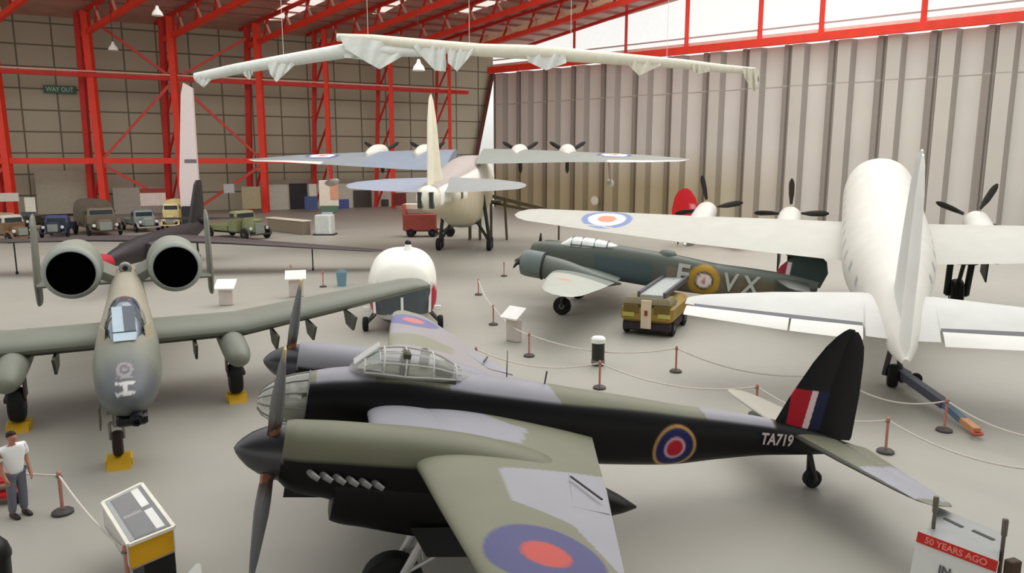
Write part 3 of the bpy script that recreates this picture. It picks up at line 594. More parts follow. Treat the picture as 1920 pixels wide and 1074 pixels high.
def afc(V):
    x, y, z = V.T; c = full(V, (54, 70, 66)); c[(x < 12.34) & (z < 1.55)] = (150, 36, 54); c[(x >= 12.34) & (x < 12.52) & (z < 1.55)] = (222, 206, 204); c[z < .88] = (74, 80, 70); return c
An.part('tail_fin', wing([(.6, 11.8, 13.9, 0, .2), (1.3, 12.08, 14.1, 0, .2), (1.8, 12.5, 13.95, 0, .16), (2.05, 12.95, 13.6, 0, .1), (2.12, 13.2, 13.4, 0, .03)], 1, 60, 70, True), PAINT, afc)
zt = An.ground(12.2); bt, bh = MB(), MB(); wheel(bt, bh, (12.3, 0, zt + .2), .2, .16); w = An.mb('tail_wheel', bt, RUBBER); b = MB(); b.tube((12.1, 0, .2), (12.3, .1, zt + .2), .05); An.mb('tail_wheel_strut', b, DGREY)
LET = mat('code_letter_grey', (182, 184, 176), .6)
An.part('code_letter', place_text('F', 1.3, (7.92, -.70, .22), (1, .03, 0), (0, 0, 1)), LET, parent=af, smooth=False, label='pale code letter F')
An.part('code_letter', place_text('V', 1.15, (10.05, -.64, .22), (1, .09, .05), (0, 0, 1), .85), LET, parent=af, smooth=False, label='pale code letter V')
An.part('code_letter', place_text('X', 1.15, (10.95, -.56, .24), (1, .1, .05), (0, 0, 1), .85), LET, parent=af, smooth=False, label='pale code letter X')
# ================================================================== FLYING BOAT (far, from behind)
Su = Craft('flying_boat', (-2.91, 69.54, 5.36), -1.65, .05, 'white and grey four-engined flying boat with tall cream fin at the back of the hall', 'aircraft')
SG = np.array((134, 140, 144.)); SW = np.array((252, 249, 238.))
sk = [(0, .2, .3, .3, .3), (.5, .2, 1.0, 1.0, 1.2), (2, 0, 1.5, 1.7, 2.2), (5, 0, 1.6, 2.3, 2.8), (9, 0, 1.6, 2.4, 3.0), (12, 0, 1.6, 2.3, 2.9), (15, .1, 1.45, 2.0, 2.3), (19, .4, 1.15, 1.4, 1.6), (22, .6, .9, 1.0, 1.2), (24.6, .7, .75, .8, .9), (25.2, .7, .72, .75, .8)]
def scol(V):
    x, y, z = V.T; c = full(V, SW); tz = pchip(np.array(sk)[:, 0], np.array(sk)[:, 1] + np.array(sk)[:, 3], x); c[z > tz - .22 - .3 * np.clip((22 - x) / 8, 0, 1)] = (176, 166, 160); c[z < .3] = (198, 188, 162); c[z < -2.4] = (150, 148, 138); return c  # shadow on the lower hull is painted in as beige
sf = Su.part('hull', loft(sk, 110, 40, 2.8), PAINT, scol)
b = MB(); b.add(*loft([(25.0, .72, .72, .72, .72), (25.6, .74, .7, .72, .7), (26.2, .76, .5, .5, .5), (26.45, .76, .15, .15, .15)], 10, 24)); tt = Su.mb('tail_turret', b, mat('turret_cream', (226, 224, 208), .3))
b = MB()
for yy in (-.34, .34): b.box((26.15, yy, .66), (.5, .24, .95))
Su.mb('turret_windows', b, mat('turret_dark', (56, 58, 56), .3), parent=tt)
b = MB(); b.box((19.4, 1.12, .5), (.5, .1, .8)); Su.mb('hull_door', b, mat('door_olive', (110, 104, 74)), parent=sf)
for sd in (-1, 1):
    def swc(V):
        x, y, z = V.T; c = full(V, SG if sd < 0 else SG + (2, 0, -12)); ya = abs(y)
        if sd < 0: c[ya < 8] = SG + (-6, -2, 8)
        te = np.interp(ya, [1, 17], [12, 11]); c[(x > te - .35) & (ya > 11)] = (216, 214, 206)  # lit line along the outer trailing edge, painted pale
        d = np.hypot((x - 9.2) * 1.5, ya - 11.7); rings(c, d, [(1.4, (84, 88, 140)), (1.0, (238, 236, 232)), (.5, (210, 120, 100))]); return c
    kd = 1 if sd < 0 else .55
    sw = Su.part('wing', wing([(1.2, 6.0, 12.6, 2.6, .9, 1.1 * kd), (4, 6.2, 12.4, 2.6, .8, 1.05 * kd), (8, 6.7, 12.0, 2.5, .65, .75 * kd), (14, 8.1, 11.3, 2.35, .4, .3), (16.6, 8.9, 11.0, 2.2, .22, .1), (17.3, 9.6, 10.6, 2.2, .08, 0)], sd, 90, 18), PAINT, swc)
    for ey in (4.0, 8.0):
        Su.part('engine_nacelle', loft([(4.6, 2.5, .5, .5, .5), (4.8, 2.5, .72, .72, .72), (6, 2.5, .74, .74, .74), (7.6, 2.45, .6, .6, .5), (9.5, 2.4, .1, .3, .1)], 20, 22, 2, sd * ey), PAINT, (214, 208, 196), parent=sw)
        b = MB(); b.lathe([(-.4, .02), (-.2, .2), (.2, .25)], (4.55, sd * ey, 2.5), (1, 0, 0), 14); ph = Su.mb('propeller_hub', b, mat('hub_pale', (220, 216, 206)))
        for k in range(3):
            b = MB(); blade(b, (4.45, sd * ey, 2.5), PI / 6 + k * 2 * PI / 3, 1.75, .34, r0=.25, plane=((0, 1, 0), (0, 0, 1)), twist=.4); Su.mb('propeller_blade', b, mat('blade_charcoal', (44, 40, 36)), parent=ph)
    Su.part('tailplane', wing([(.4, 20.4, 24.2, 1.5, .35, .6), (3.5, 21.1, 24.0, 1.45, .28, .45), (5.2, 21.9, 23.7, 1.35, .15, .25), (5.6, 22.6, 23.2, 1.3, .04, .1)], sd, 20, 12), PAINT, lambda V: full(V, (150, 156, 172) if sd < 0 else (150, 152, 150)))
    fl = Su.part('wing_float', loft([(6.2, .2, .05, .05, .05), (6.6, .2, .26, .24, .3), (8, .2, .3, .28, .32), (9.6, .25, .06, .06, .06)], 16, 18, 2.2, sd * 11.5), PAINT, (200, 198, 188))
    b = MB()
    for x in (7, 8.6): b.tube((x, sd * 11.5, .35), (x + .6, sd * 11.3, 2.2), .06)
    Su.mb('float_strut', b, mat('strut_pink', (200, 170, 160)), parent=fl)
    bt, bh = MB(), MB(); zg = Su.ground(10.5)
    for x in (10.2, 11.4): wheel(bt, bh, (x, sd * 2.0, zg + .5), .5, .35)
    w = Su.mb('beaching_wheel', bt, RUBBER); Su.mb('wheel_hub', bh, STEEL, parent=w)
    b = MB(); b.tube((10.8, sd * 2.0, zg + .5), (10.8, sd * 1.5, -.5), .14); b.tube((10.2, sd * 2, zg + .5), (11.4, sd * 2, zg + .5), .1); b.tube((10.8, sd * 2.0, zg + .6), (10.8, sd * 1.0, -2.6), .12); Su.mb('beaching_leg', b, DGREY, parent=w)
Su.part('tail_fin', wing([(1.2, 21.4, 24.2, 0, .7), (2.4, 22.2, 24.3, 0, .62), (5.2, 23.0, 24.2, 0, .42), (6.3, 23.4, 24.0, 0, .22), (6.7, 23.7, 23.9, 0, .06)], 1, 20, 14, True), PAINT, (240, 232, 206))
Su.part('rudder', wing([(1.4, 24.2, 25.4, 0, .4), (3, 24.25, 25.2, 0, .36), (5.2, 24.2, 24.8, 0, .28), (6.3, 24.0, 24.5, 0, .14), (6.6, 23.95, 24.2, 0, .05)], 1, 16, 10, True), PAINT, (244, 238, 216))
# ================================================================== BLACK LONG-WINGED JET (behind the attack jet)
uc = D(384, 440, 49.0)
U2 = Craft('reconnaissance_jet', (-21.4, 43.0, 1.9), 1.66, 0, 'matt black long-winged jet with a tall narrow fin, half hidden behind the attack jet', 'aircraft')
UB = np.array((40, 36, 38.))
U2.part('fuselage', loft([(-5.5, -.1, .05, .05, .05), (-4.5, -.05, .3, .3, .3), (-2, 0, .6, .62, .6), (1, .05, .72, .78, .7), (5, .1, .75, .78, .7), (8, .25, .6, .6, .55), (11, .5, .3, .32, .3), (11.6, .5, .25, .25, .25)], 60, 30), PAINT, UB)
for sd in (-1, 1):
    uw = U2.part('wing', wing([(.5, 2.2, 5.6, .3, .4), (4, 2.6, 5.4, .3 + (0 if sd > 0 else -.25), .3), (12.6, 3.4, 4.9, .1 + (0 if sd > 0 else -.75), .14), (13.4, 3.7, 4.6, .1 + (0 if sd > 0 else -.8), .06)], sd, 24, 12), PAINT, lambda V: full(V, (74, 66, 66)))
    U2.part('air_intake', loft([(-1.0, 0, .3, .46, .46), (-.9, 0, .36, .5, .5), (1.5, .05, .36, .5, .5), (4.5, .1, .1, .3, .3)], 16, 22, 2, sd * .7), PAINT, (60, 56, 56))
    U2.part('tailplane', wing([(.2, 9.6, 11.4, 1.0, .16), (3.0, 10.3, 11.3, 1.0, .06)], sd, 8, 8), PAINT, UB)
    b = MB(); b.tube((3.6, sd * 9, -1.88), (3.6, sd * 9, .05 if sd > 0 else -.5), .04); b.lathe([(-.04, .1), (.04, .1)], (3.6, sd * 9, -1.79), (0, 1, 0), 14); U2.mb('outrigger_wheel', b, RUBBER)
b = MB(); b.lathe([(-.35, .02), (-.3, .25), (-.1, .42), (.4, .5), (.75, .46)], (-5.3, .12, -.12), (1, 0, -.06), 24); U2.mb('intake_cover', b, mat('cover_red', (176, 24, 40), .7), label='bright red nose cover')
U2.part('tail_fin', wing([(.3, 7.8, 11.5, 0, .36), (2.2, 9.0, 11.6, 0, .3), (3.4, 9.8, 11.5, 0, .24), (3.7, 10.2, 11.3, 0, .1)], 1, 12, 12, True), PAINT, UB)
bt, bh = MB(), MB(); wheel(bt, bh, (2, .18, -1.9 + .35), .35, .2); wheel(bt, bh, (2, -.18, -1.9 + .35), .35, .2); U2.mb('main_wheel', bt, RUBBER)
b = MB(); b.tube((2, 0, -.4), (2, 0, -1.55), .1); b.tube((2, -.3, -1.55), (2, .3, -1.55), .06); b.tube((9.5, 0, .2), (9.7, 0, -1.7), .07); b.lathe([(-.1, .2), (.1, .2)], (9.7, 0, -1.7), (0, 1, 0), 16); U2.mb('undercarriage_leg', b, DGREY)
# ================================================================== HELICOPTER WITH WHITE ROOF
hc = G(757, 634)
He = Craft('helicopter', (hc[0] - .12, hc[1] + .6, .0), PI / 2 + .12, 0, 'helicopter nose with white roof, grey windscreen and red side stripes, behind the black bomber', 'aircraft')
def hecol(V):
    x, y, z = V.T; c = full(V, (198, 196, 188)); c[z > 2.0] = (246, 244, 232); c[(abs(y) > .95) & (z < 2.0) & (x > .2)] = (214, 206, 198); c[(abs(y) > 1.08) & (z < 1.85) & (z > .6) & (x > .2) & (x < 1.3)] = (176, 32, 52); c[z < .62] = (86, 74, 70); return c
He.part('cabin', loft([(0, 1.3, .3, .4, .5), (.05, 1.35, .7, .8, .85), (.4, 1.5, 1.2, 1.35, 1.1), (1.2, 1.6, 1.42, 1.58, 1.25), (3, 1.6, 1.45, 1.6, 1.25), (5, 1.7, 1.1, 1.3, .9), (6.5, 1.9, .5, .6, .5), (11, 2.1, .18, .2, .2)], 80, 56, 2.7), PAINT, hecol)
V_, F_ = loft([(0, 1.3, .3, .4, .5), (.05, 1.35, .7, .8, .85), (.4, 1.5, 1.2, 1.35, 1.1), (1.2, 1.6, 1.42, 1.58, 1.25)], 40, 72, 2.7)
F2_ = [f for f in F_ if len(f) == 4 and all(.8 < V_[i][2] < 2.05 and .06 < abs(V_[i][1]) < 1.14 and V_[i][0] < .55 for i in f)] + [f for f in F_ if len(f) > 4 and V_[f[0]][0] < .1]
V_ = (V_ - np.array((1.2, 0, 1.5))) * 1.015 + np.array((1.2, 0, 1.5))
ws_ = He.part('windscreen', (V_, F2_), mat('heli_glass', (84, 90, 94), .15), label='dark grey windscreen')
for q0, q1 in (((-.12, 0, .85), (.18, 0, 2.2)), ((.08, 1.1, .9), (.46, 1.16, 2.1)), ((.08, -1.1, .9), (.46, -1.16, 2.1))): b = MB(); b.bar(q0, q1, .1); He.mb('windscreen_frame', b, WHITE, parent=ws_)
b = MB(); b.lathe([(0, .3), (.15, .2), (.35, .12)], (2.2, -.25, 3.1), (0, 0, 1), 16); rh = He.mb('rotor_mast', b, WHITE)
b = MB(); b.ball((2.2, -.25, 3.5), (.14, .14, .14)); He.mb('rotor_head', b, BLACK, parent=rh)
for sd in (-1, 1):
    bt, bh = MB(), MB(); wheel(bt, bh, (.9, sd * 1.55, .3), .3, .22); w = He.mb('main_wheel', bt, RUBBER); He.mb('wheel_hub', bh, STEEL, parent=w)
    b = MB(); b.tube((.9, sd * 1.1, .9), (.9, sd * 1.55, .3), .06); b.tube((1.6, sd * 1.0, .7), (.9, sd * 1.5, .3), .05); He.mb('undercarriage_strut', b, STEEL)
    b = MB(); b.box((.5, sd * 1.42, 1.0), (.12, .3, .2), bev=.03); He.mb('side_step', b, WHITE)
bt, bh = MB(), MB(); wheel(bt, bh, (8.5, 0, .25), .25, .18); He.mb('tail_wheel', bt, RUBBER); b = MB(); b.tube((8.5, 0, .25), (8.2, 0, 2.0), .05); He.mb('tail_strut', b, STEEL)
# ================================================================== BUILDING
dL = np.array((-.88, -.476)); dL /= np.linalg.norm(dL); nL = np.array((dL[1], -dL[0])); nL = nL if nL[1] < 0 else -nL   # nL points into the hall
dR = np.array((.764, -.645)); dR /= np.linalg.norm(dR); nR = np.array((dR[1], -dR[0])); nR = nR if nR[1] < 0 else -nR
cL = np.array((-4.8, 117.5)); cR = np.array((-2.9, 115.0))
def Lp(s, off=0.0, z=0.0): p = cL + dL * s + nL * off; return np.array((p[0], p[1], z))
def Rp(t, off=0.0, z=0.0): p = cR + dR * t + nR * off; return np.array((p[0], p[1], z))
WO = -6.0  # wall line behind the columns
def frame_obj(o, origin, xdir):
    o.matrix_world = Matrix.Translation(Vector(origin)) @ Matrix.Rotation(math.atan2(xdir[1], xdir[0]), 4, 'Z'); return o
# floor (polygon up to the walls)
fl = [Lp(95, WO - .2), Lp(-3, WO - .2), Lp(-4, WO - 1), Rp(-.5, -1.2), Rp(105, -1.2), (95, -25, 0), (-75, -25, 0)]
def floor_mat():
    m = mat('concrete_floor', (163, 160, 149), .45, var=.05, scale=.18, spec=.4)
    nt = m.node_tree; N = nt.nodes; L = nt.links; b = N['Principled BSDF']
    n2 = N.new('ShaderNodeTexNoise'); n2.inputs['Scale'].default_value = 1.7; n2.inputs['Detail'].default_value = 6
    tc = [n for n in N if n.type == 'TEX_COORD'][0]; L.new(tc.outputs['Object'], n2.inputs['Vector'])
    mr = N.new('ShaderNodeMapRange'); mr.inputs['To Min'].default_value = .36; mr.inputs['To Max'].default_value = .55; L.new(n2.outputs['Fac'], mr.inputs['Value']); L.new(mr.outputs['Result'], b.inputs['Roughness'])
    return m
b = MB(); b.prism([(p[0], p[1], -.12) for p in fl], (0, 0, .12)); tag(b.build('floor', floor_mat(), smooth=False), kind='structure')
def grid_mat(name, c1, line, w, h, mort, rough=.6):
    m = bpy.data.materials.new(name); m.use_nodes = True; nt = m.node_tree; N = nt.nodes; L = nt.links; b = N['Principled BSDF']
    b.inputs['Roughness'].default_value = rough
    tc = N.new('ShaderNodeTexCoord'); sp = N.new('ShaderNodeSeparateXYZ'); cb = N.new('ShaderNodeCombineXYZ'); br = N.new('ShaderNodeTexBrick')
    L.new(tc.outputs['Object'], sp.inputs[0]); L.new(sp.outputs['X'], cb.inputs['X']); L.new(sp.outputs['Z'], cb.inputs['Y']); L.new(cb.outputs[0], br.inputs['Vector'])
    br.offset = 0; br.inputs['Scale'].default_value = 1; br.inputs['Brick Width'].default_value = w; br.inputs['Row Height'].default_value = h; br.inputs['Mortar Size'].default_value = mort
    br.inputs['Color1'].default_value = (*lin(c1), 1); br.inputs['Color2'].default_value = (*lin(np.array(c1) * .96), 1); br.inputs['Mortar'].default_value = (*lin(line), 1); br.inputs['Mortar Smooth'].default_value = .3
    L.new(br.outputs['Color'], b.inputs['Base Color']); return m
# left (far) wall
s_top = -4.6; wl = grid_mat('wall_panel_grid', (180, 173, 150), (104, 98, 78), 3.9, 2.62, .11)
o = bpy.data.objects.new('wall_left', bpy.data.meshes.new('wall_left')); COL.objects.link(o)
L0 = 95.0
def on_wall(u, v, off):
    d = ray(u, v); n_ = np.append(nL, 0); o_ = Lp(0, off); return CAM + d * (((o_ - CAM) @ n_) / (d @ n_))
E1, E0 = on_wall(921, 143, WO), on_wall(893, 285, WO); EB = E0 + (E0 - E1) * (E0[2] / (E1[2] - E0[2])); EX = E1 + (E1 - E0) * .12
sx = lambda P: float((P[:2] - Lp(L0, WO)[:2]) @ (-dL))
o.data.from_pydata([(0, 0, 0), (sx(EB), 0, 0), (sx(EX), 0, EX[2]), (sx(EX), 0, 27.5), (0, 0, 27.5), (0, .3, 0), (sx(EB), .3, 0), (sx(EX), .3, EX[2]), (sx(EX), .3, 27.5), (0, .3, 27.5)], [], [(0, 1, 2, 3, 4), (9, 8, 7, 6, 5), (0, 5, 6, 1), (1, 6, 7, 2), (2, 7, 8, 3), (3, 8, 9, 4), (4, 9, 5, 0)])
o.data.materials.append(wl); frame_obj(o, Lp(L0, WO), -dL); tag(o, kind='structure')
# right wall of tall folding door leaves
def door_mat():
    m = mat('door_leaf_grey', (222, 214, 202), .55, var=.05, scale=.15, attr=True)
    nt = m.node_tree; N = nt.nodes; L = nt.links; b = N['Principled BSDF']
    tc = [n for n in N if n.type == 'TEX_COORD'][0]; sp = N.new('ShaderNodeSeparateXYZ'); L.new(tc.outputs['Object'], sp.inputs[0])
    ad = N.new('ShaderNodeMath'); ad.operation = 'SUBTRACT'; ad.inputs[1].default_value = 15.2; L.new(sp.outputs['Z'], ad.inputs[0])
    ab = N.new('ShaderNodeMath'); ab.operation = 'ABSOLUTE'; L.new(ad.outputs[0], ab.inputs[0])
    lt = N.new('ShaderNodeMath'); lt.operation = 'LESS_THAN'; lt.inputs[1].default_value = .07; L.new(ab.outputs[0], lt.inputs[0])
    mx = N.new('ShaderNodeMix'); mx.data_type = 'RGBA'; L.new(lt.outputs[0], mx.inputs['Factor'])
    src = b.inputs['Base Color'].links[0].from_socket; L.new(src, mx.inputs['A']); mx.inputs['B'].default_value = (*lin((176, 170, 160)), 1)
    L.new(mx.outputs['Result'], b.inputs['Base Color']); return m
V = []; Fc = []; prof = []; WC = []
ZT = 19.7
t = 0.0
while t < 108:
    prof += [(t, 0.0), (t + .12, .35), (t + .3, .35), (t + .42, 0), (t + 1.75, 0), (t + 2.1, .9), (t + 4.1, .9), (t + 4.45, 0.0)]; t += 4.9
PCOL = [(150, 141, 132), (168, 159, 150), (150, 141, 132), (206, 199, 190), (172, 164, 156), (220, 214, 206), (172, 164, 156), (150, 141, 132)]  # fold shading painted in: side and recessed faces darker than lit ones
zs = [0, 3.5, 6.5, 8.5, 15.2, ZT]
for i in range(len(prof) - 1):
    (ta, da), (tb, db) = prof[i], prof[i + 1]; cc_ = np.array(PCOL[i % 8], float)
    for a_ in range(len(zs) - 1):
        k_ = len(V); V += [(ta, da, zs[a_]), (tb, db, zs[a_]), (tb, db, zs[a_ + 1]), (ta, da, zs[a_ + 1])]; Fc.append((k_, k_ + 1, k_ + 2, k_ + 3))
        for zq in (zs[a_], zs[a_], zs[a_ + 1], zs[a_ + 1]):
            f_ = np.clip((8.5 - zq) / 5, 0, 1) * np.clip((46 - ta) / 16, 0, 1); g_ = .94 if zq > 15.3 else 1  # shading towards the floor blended into the left leaves' colour
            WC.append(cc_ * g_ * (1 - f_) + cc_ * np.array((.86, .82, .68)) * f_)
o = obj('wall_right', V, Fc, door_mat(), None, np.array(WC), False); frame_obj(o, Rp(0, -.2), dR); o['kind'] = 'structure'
def sbeam(name, p, q, w, h=None, m=REDS, kind='structure', **k):
    b = MB(); b.bar(p, q, w, h); o = b.build(name, m, None, smooth=False); tag(o, kind=kind, **k); return o
sbeam('trim_1', Rp(-.4, .5, 20.1), Rp(105, .5, 20.1), .5, .85)
# glazing above the doors
gtop = lambda t: min(24.6 + .17 * t, 36)
b = MB(); b.prism([Rp(-.2, -.4, 20.4), Rp(105, -.4, 20.4), Rp(105, -.4, 36), Rp(65, -.4, 36), Rp(-.2, -.4, 25.0)], np.append(nR * .04, 0)); tag(b.build('window_1', PANE, smooth=False), kind='structure')
b = MB(); b.bar(Rp(0, -.1, 21.6), Rp(105, -.1, 21.6), .12, .16); tag(b.build('trim_2', mat('glazing_bar', (190, 170, 162), .5)), kind='structure')
b = MB(); b.bar(Rp(0, -.1, 20.75), Rp(105, -.1, 20.75), .1, .5); tag(b.build('trim_3', mat('pale_pink_band', (238, 208, 196), .6)), kind='structure')
def t_for_u(u, off=.3):
    k = (u - 960) / F
    # X = k*depth, depth ~ Y*cos+... solve on z = 22
    best = min(np.linspace(0, 75, 3001), key=lambda t: abs(project(Rp(t, off, 22.0))[0] - u)); return best
def project(P):
    d = np.asarray(P, float) - CAM; z = d @ FW; return (960 + F * (d @ RT) / z, 537 - F * (d @ UP) / z)
n = 4
for u, lab in ((1075, 'thin red window post, leftmost one clear of the roof trusses'), (1172, 'red window post second from the left above the folding doors'), (1286, 'red window post above the folding doors, in the middle of the glazing'), (1424, 'red window post above the doors, third from the right'), (1540, 'red window post above the doors, second from the right'), (1733, 'thick red window post at the far right of the glazing')):
    t = t_for_u(u); b = MB(); b.bar(Rp(t, .1, 20.2), Rp(t, .1, 36 if t > 30 else 25.0 + .17 * t), .45 if u > 1250 else .32, .35); tag(b.build('window_post', REDD if u < 1250 else REDS, smooth=False), lab, 'window post', 'red posts of the high glazing')
b = MB(); b.bar(Rp(3, .25, 22.4), Rp(60, .25, 22.4 + .155 * 57), .35, .35); tag(b.build('sloping_beam', REDD, smooth=False), 'thin red beam rising to the right across the high glazing', 'beam')
# leaning corner post and door gap edge
b = MB(); b.bar(EB + np.append(nL * .4, 0), EX + np.append(nL * .4, 0), .6, .6); tag(b.build('corner_post', mat('corner_brown', (96, 52, 40)), smooth=False), 'dark leaning corner post beside the bright gap', 'column')
# roof strip
NR = 14
V = []; Fc = []
def RZ(t): return 24.9 + .125 * t
for i, s in enumerate((-6, 96)):
    for k in range(NR + 1):
        t = -6 + 100 * k / NR; p = cL + dL * s + dR * t; V.append((p[0], p[1], RZ(t) + .25))
Fc = [(k, k + 1, NR + 2 + k, NR + 1 + k) for k in range(NR)]
b = MB(); b.box((0, -10, 14.6), (130, 36, .4)); tag(b.build('trim_8', mat('gallery_roof', (120, 112, 104), .7), smooth=False), kind='structure')  # unseen slab added overhead to shade the foreground floor
# keep only the part of the roof along the far wall; the rest is left off to admit sky light
V2 = []; F2 = []
for s in (-9.5, 95):
    for t in (-6.8, 30):
        p = cL + dL * s + dR * t; V2.append((p[0], p[1], RZ(t) + .3))
rm = grid_mat('roof_lining', (150, 116, 104), (120, 84, 74), 2.4, 40, .2)
b = MB(); b.prism([V2[0], V2[1], V2[3], V2[2]], (0, 0, .2)); tag(b.build('ceiling', mat('roof_brown', (190, 148, 132), .7, var=.15, scale=.5), smooth=False), kind='structure')
b = MB()
rn = np.cross(np.append(dL, 0), np.append(dR, .125)); rn /= np.linalg.norm(rn); ro = np.array((cL[0], cL[1], RZ(0) + .2))
def on_roof(u, v): d = ray(u, v); return CAM + d * (((ro - CAM) @ rn) / (d @ rn))
for qd, lab in ((((494, 38), (530, 38), (625, -6), (560, -10)), 'broad white rooflight strip between red roof trusses, left of the draped boom centre'), (((698, 26), (716, 26), (770, -4), (742, -6)), 'small white rooflight strip above the draped boom centre'), (((852, 26), (874, 26), (968, -6), (940, -8)), 'cream rooflight strip near the bright glazing')):
    b = MB(); b.prism([on_roof(*p) for p in qd], (0, 0, .06)); tag(b.build('rooflight', mat('rooflight_white', (250, 246, 238), .6, emit=.75), smooth=False), lab, 'rooflight', 'white strips in the roof')
for k in range(9):
    t = 1.5 + 3.2 * k; a = cL + dL * (-8) + dR * t; c = cL + dL * 95 + dR * t
    b = MB(); b.bar((a[0], a[1], RZ(t) + .12), (c[0], c[1], RZ(t) + .12), .16, .26); tag(b.build('roof_purlin', mat('purlin_pink', (176, 112, 104), .6), smooth=False), 'pinkish purlin running lengthwise under the brown roof lining', 'purlin', 'purlins under the roof lining')
# columns and trusses
SC = [5.2, 14.4, 23.7, 32.6, 42.9, 51.8, 61.4]
NM = ['nearest the bright corner gap', 'second from the bright corner gap', 'third from the corner gap', 'in the middle of the far wall', 'behind the upright white panel', 'second from the left of the picture', 'at the far left of the picture']
for k, s in enumerate(SC):
    p = cL + dL * s; oB = -dR * 4.0; oT = -dR * 2.2
    r = empty('steel_column', (p[0], p[1], 0), 0, 'tall red lattice column ' + NM[k], 'column', 'red columns of the far wall')
    thick = .8 if k >= 3 else .62
    if k == 0: thick = .5
    lean = np.array((0, 0)) if k < 5 else (-dR * 1.0)
    b = MB(); b.bar((0, 0, 0), (lean[0], lean[1], 24.6), thick, thick); b.build('inner_leg', REDS, r, smooth=False)
    b = MB(); b.bar((oB[0], oB[1], 0), (oT[0] + lean[0], oT[1] + lean[1], 24.6), thick * .85, thick * .85); b.build('outer_leg', REDD, r, smooth=False)
    zz = [0, 6.8, 12, 17, 21, 24]
    for i in range(5):
        f = lambda z: (oB + (oT - oB) * z / 24.6) + lean * z / 24.6
        z0, z1 = zz[i], zz[i + 1]
        a = f(z0); c = lean * z1 / 24.6
        if k in (3, 5, 6) and i in (1,2): continue
        b = MB(); b.bar((a[0], a[1], z0), (c[0], c[1], z1), .22, .22); b.build('lattice_brace', REDD, r, smooth=False)
    # truss from this column
    tr_ = empty('roof_truss', (p[0], p[1], 22.2), 0, 'red roof truss above the column ' + NM[k], 'truss', 'red roof trusses')
    TL = 62
    lc = lambda t: (dR[0] * t, dR[1] * t, .125 * t - .0 if t < 1e9 else 0)
    tp_ = lambda t: (dR[0] * t, dR[1] * t, 2.5 + .125 * t)
    b = MB(); b.bar(lc(-2), lc(TL), .5 if k else .7, .6); b.build('lower_chord', REDS, tr_, smooth=False)
    b = MB(); b.bar(tp_(-4), tp_(TL), .4, .4); b.build('upper_chord', REDD, tr_, smooth=False)
    t = 1.5; i = 0
    while t < 34:
        b = MB(); b.bar(lc(t), tp_(t - 1.4 if i % 2 else t + 1.4), .22, .22); b.build('web_member', PINK if i % 2 else REDD, tr_, smooth=False); t += 2.6 if i % 2 else 1.9; i += 1
    if k == 0:
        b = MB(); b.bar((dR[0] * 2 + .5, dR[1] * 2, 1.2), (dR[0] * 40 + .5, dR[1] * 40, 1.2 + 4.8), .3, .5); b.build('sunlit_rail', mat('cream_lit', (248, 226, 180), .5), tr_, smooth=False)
# long horizontal members
for z, w, m, lab in ((17.1, .5, REDD, 'upper red walkway beam running along the far wall'), (6.9, .7, REDS, 'lower red beam running along the far wall')):
    b = MB(); b.bar(Lp(2 if z > 10 else 22, -.3, z), Lp(85, -.3, z), w, w); tag(b.build('wall_beam', m, smooth=False), lab, 'beam')
b = MB(); b.bar(Lp(2, .1, 17.5), Lp(85, .1, 17.5), .2, .16); tag(b.build('walkway_handrail', PINK, smooth=False), 'thin pale pink handrail on the upper walkway beam', 'handrail')
for (s0, z0, s1, z1, lab) in ((42.9, 17, 51.8, 6.9, 'red diagonal brace falling left from behind the white panel'), (42.9, 17, 32.6, 6.9, 'red diagonal brace falling right from behind the white panel'), (42.9, 17, 51.0, 23.2, 'red diagonal brace rising left above the walkway'), (42.9, 17, 34, 22.6, 'red diagonal brace rising right above the walkway'),
        (51.8, 6.5, 44, 1.5, 'low red brace left of the white panel'), (32.6, 6.5, 40.5, 1.2, 'low red brace right of the white panel'), (61.4, 6.5, 66, 2.5, 'short red brace at the far left edge')):
    b = MB(); b.bar(Lp(s0, -.2, z0), Lp(s1, -.2, z1), .34, .34); tag(b.build('diagonal_brace', mat('brace_red', (204, 72, 58), .5), smooth=False), lab, 'brace', 'diagonal braces of the far wall')
# pale low partition along the far wall, doorway, windows
def wallbox(name, u0, u1, v0, v1, m, off, kind='structure', dep=.15, **k):
    # rectangle on a plane parallel to the far wall at offset off
    def hit(u, v):
        d = ray(u, v); n = np.append(nL, 0); o = Lp(0, off); return CAM + d * (((o - CAM) @ n) / (d @ n))
    a, c, e = hit(u0, v1), hit(u1, v1), hit(u0, v0)
    z0, z1 = max(a[2], .0), e[2]
    b = MB(); b.prism([(a[0], a[1], z0), (c[0], c[1], z0), (c[0], c[1], z1), (a[0], a[1], z1)], np.append(-nL * dep, 0)); return tag(b.build(name, m, smooth=False), kind=kind, **k)
PW = mat('partition_white', (206, 202, 186), .6); 
wallbox('trim_4', 500, 800, 340, 402, PW, -4.6)
wallbox('trim_5', 72, 178, 320, 402, mat('partition_beige', (178, 172, 152), .6), -4.6)
wallbox('trim_6', 215, 345, 352, 402, mat('partition_grey', (190, 184, 172), .6), -4.6)
wallbox('trim_7', 500, 800, 338, 345, mat('partition_rail', (150, 140, 122), .6), -4.4)
wallbox('door_1', 545, 578, 344, 400, mat('door_dark', (46, 42, 46), .6), -4.3)
wallbox('window_2', 664, 697, 357, 390, mat('window_dark_pane', (70, 60, 54), .3), -4.3)
wallbox('window_3', 716, 729, 374, 388, mat('window_dark_pane', (70, 60, 54), .3), -4.3)
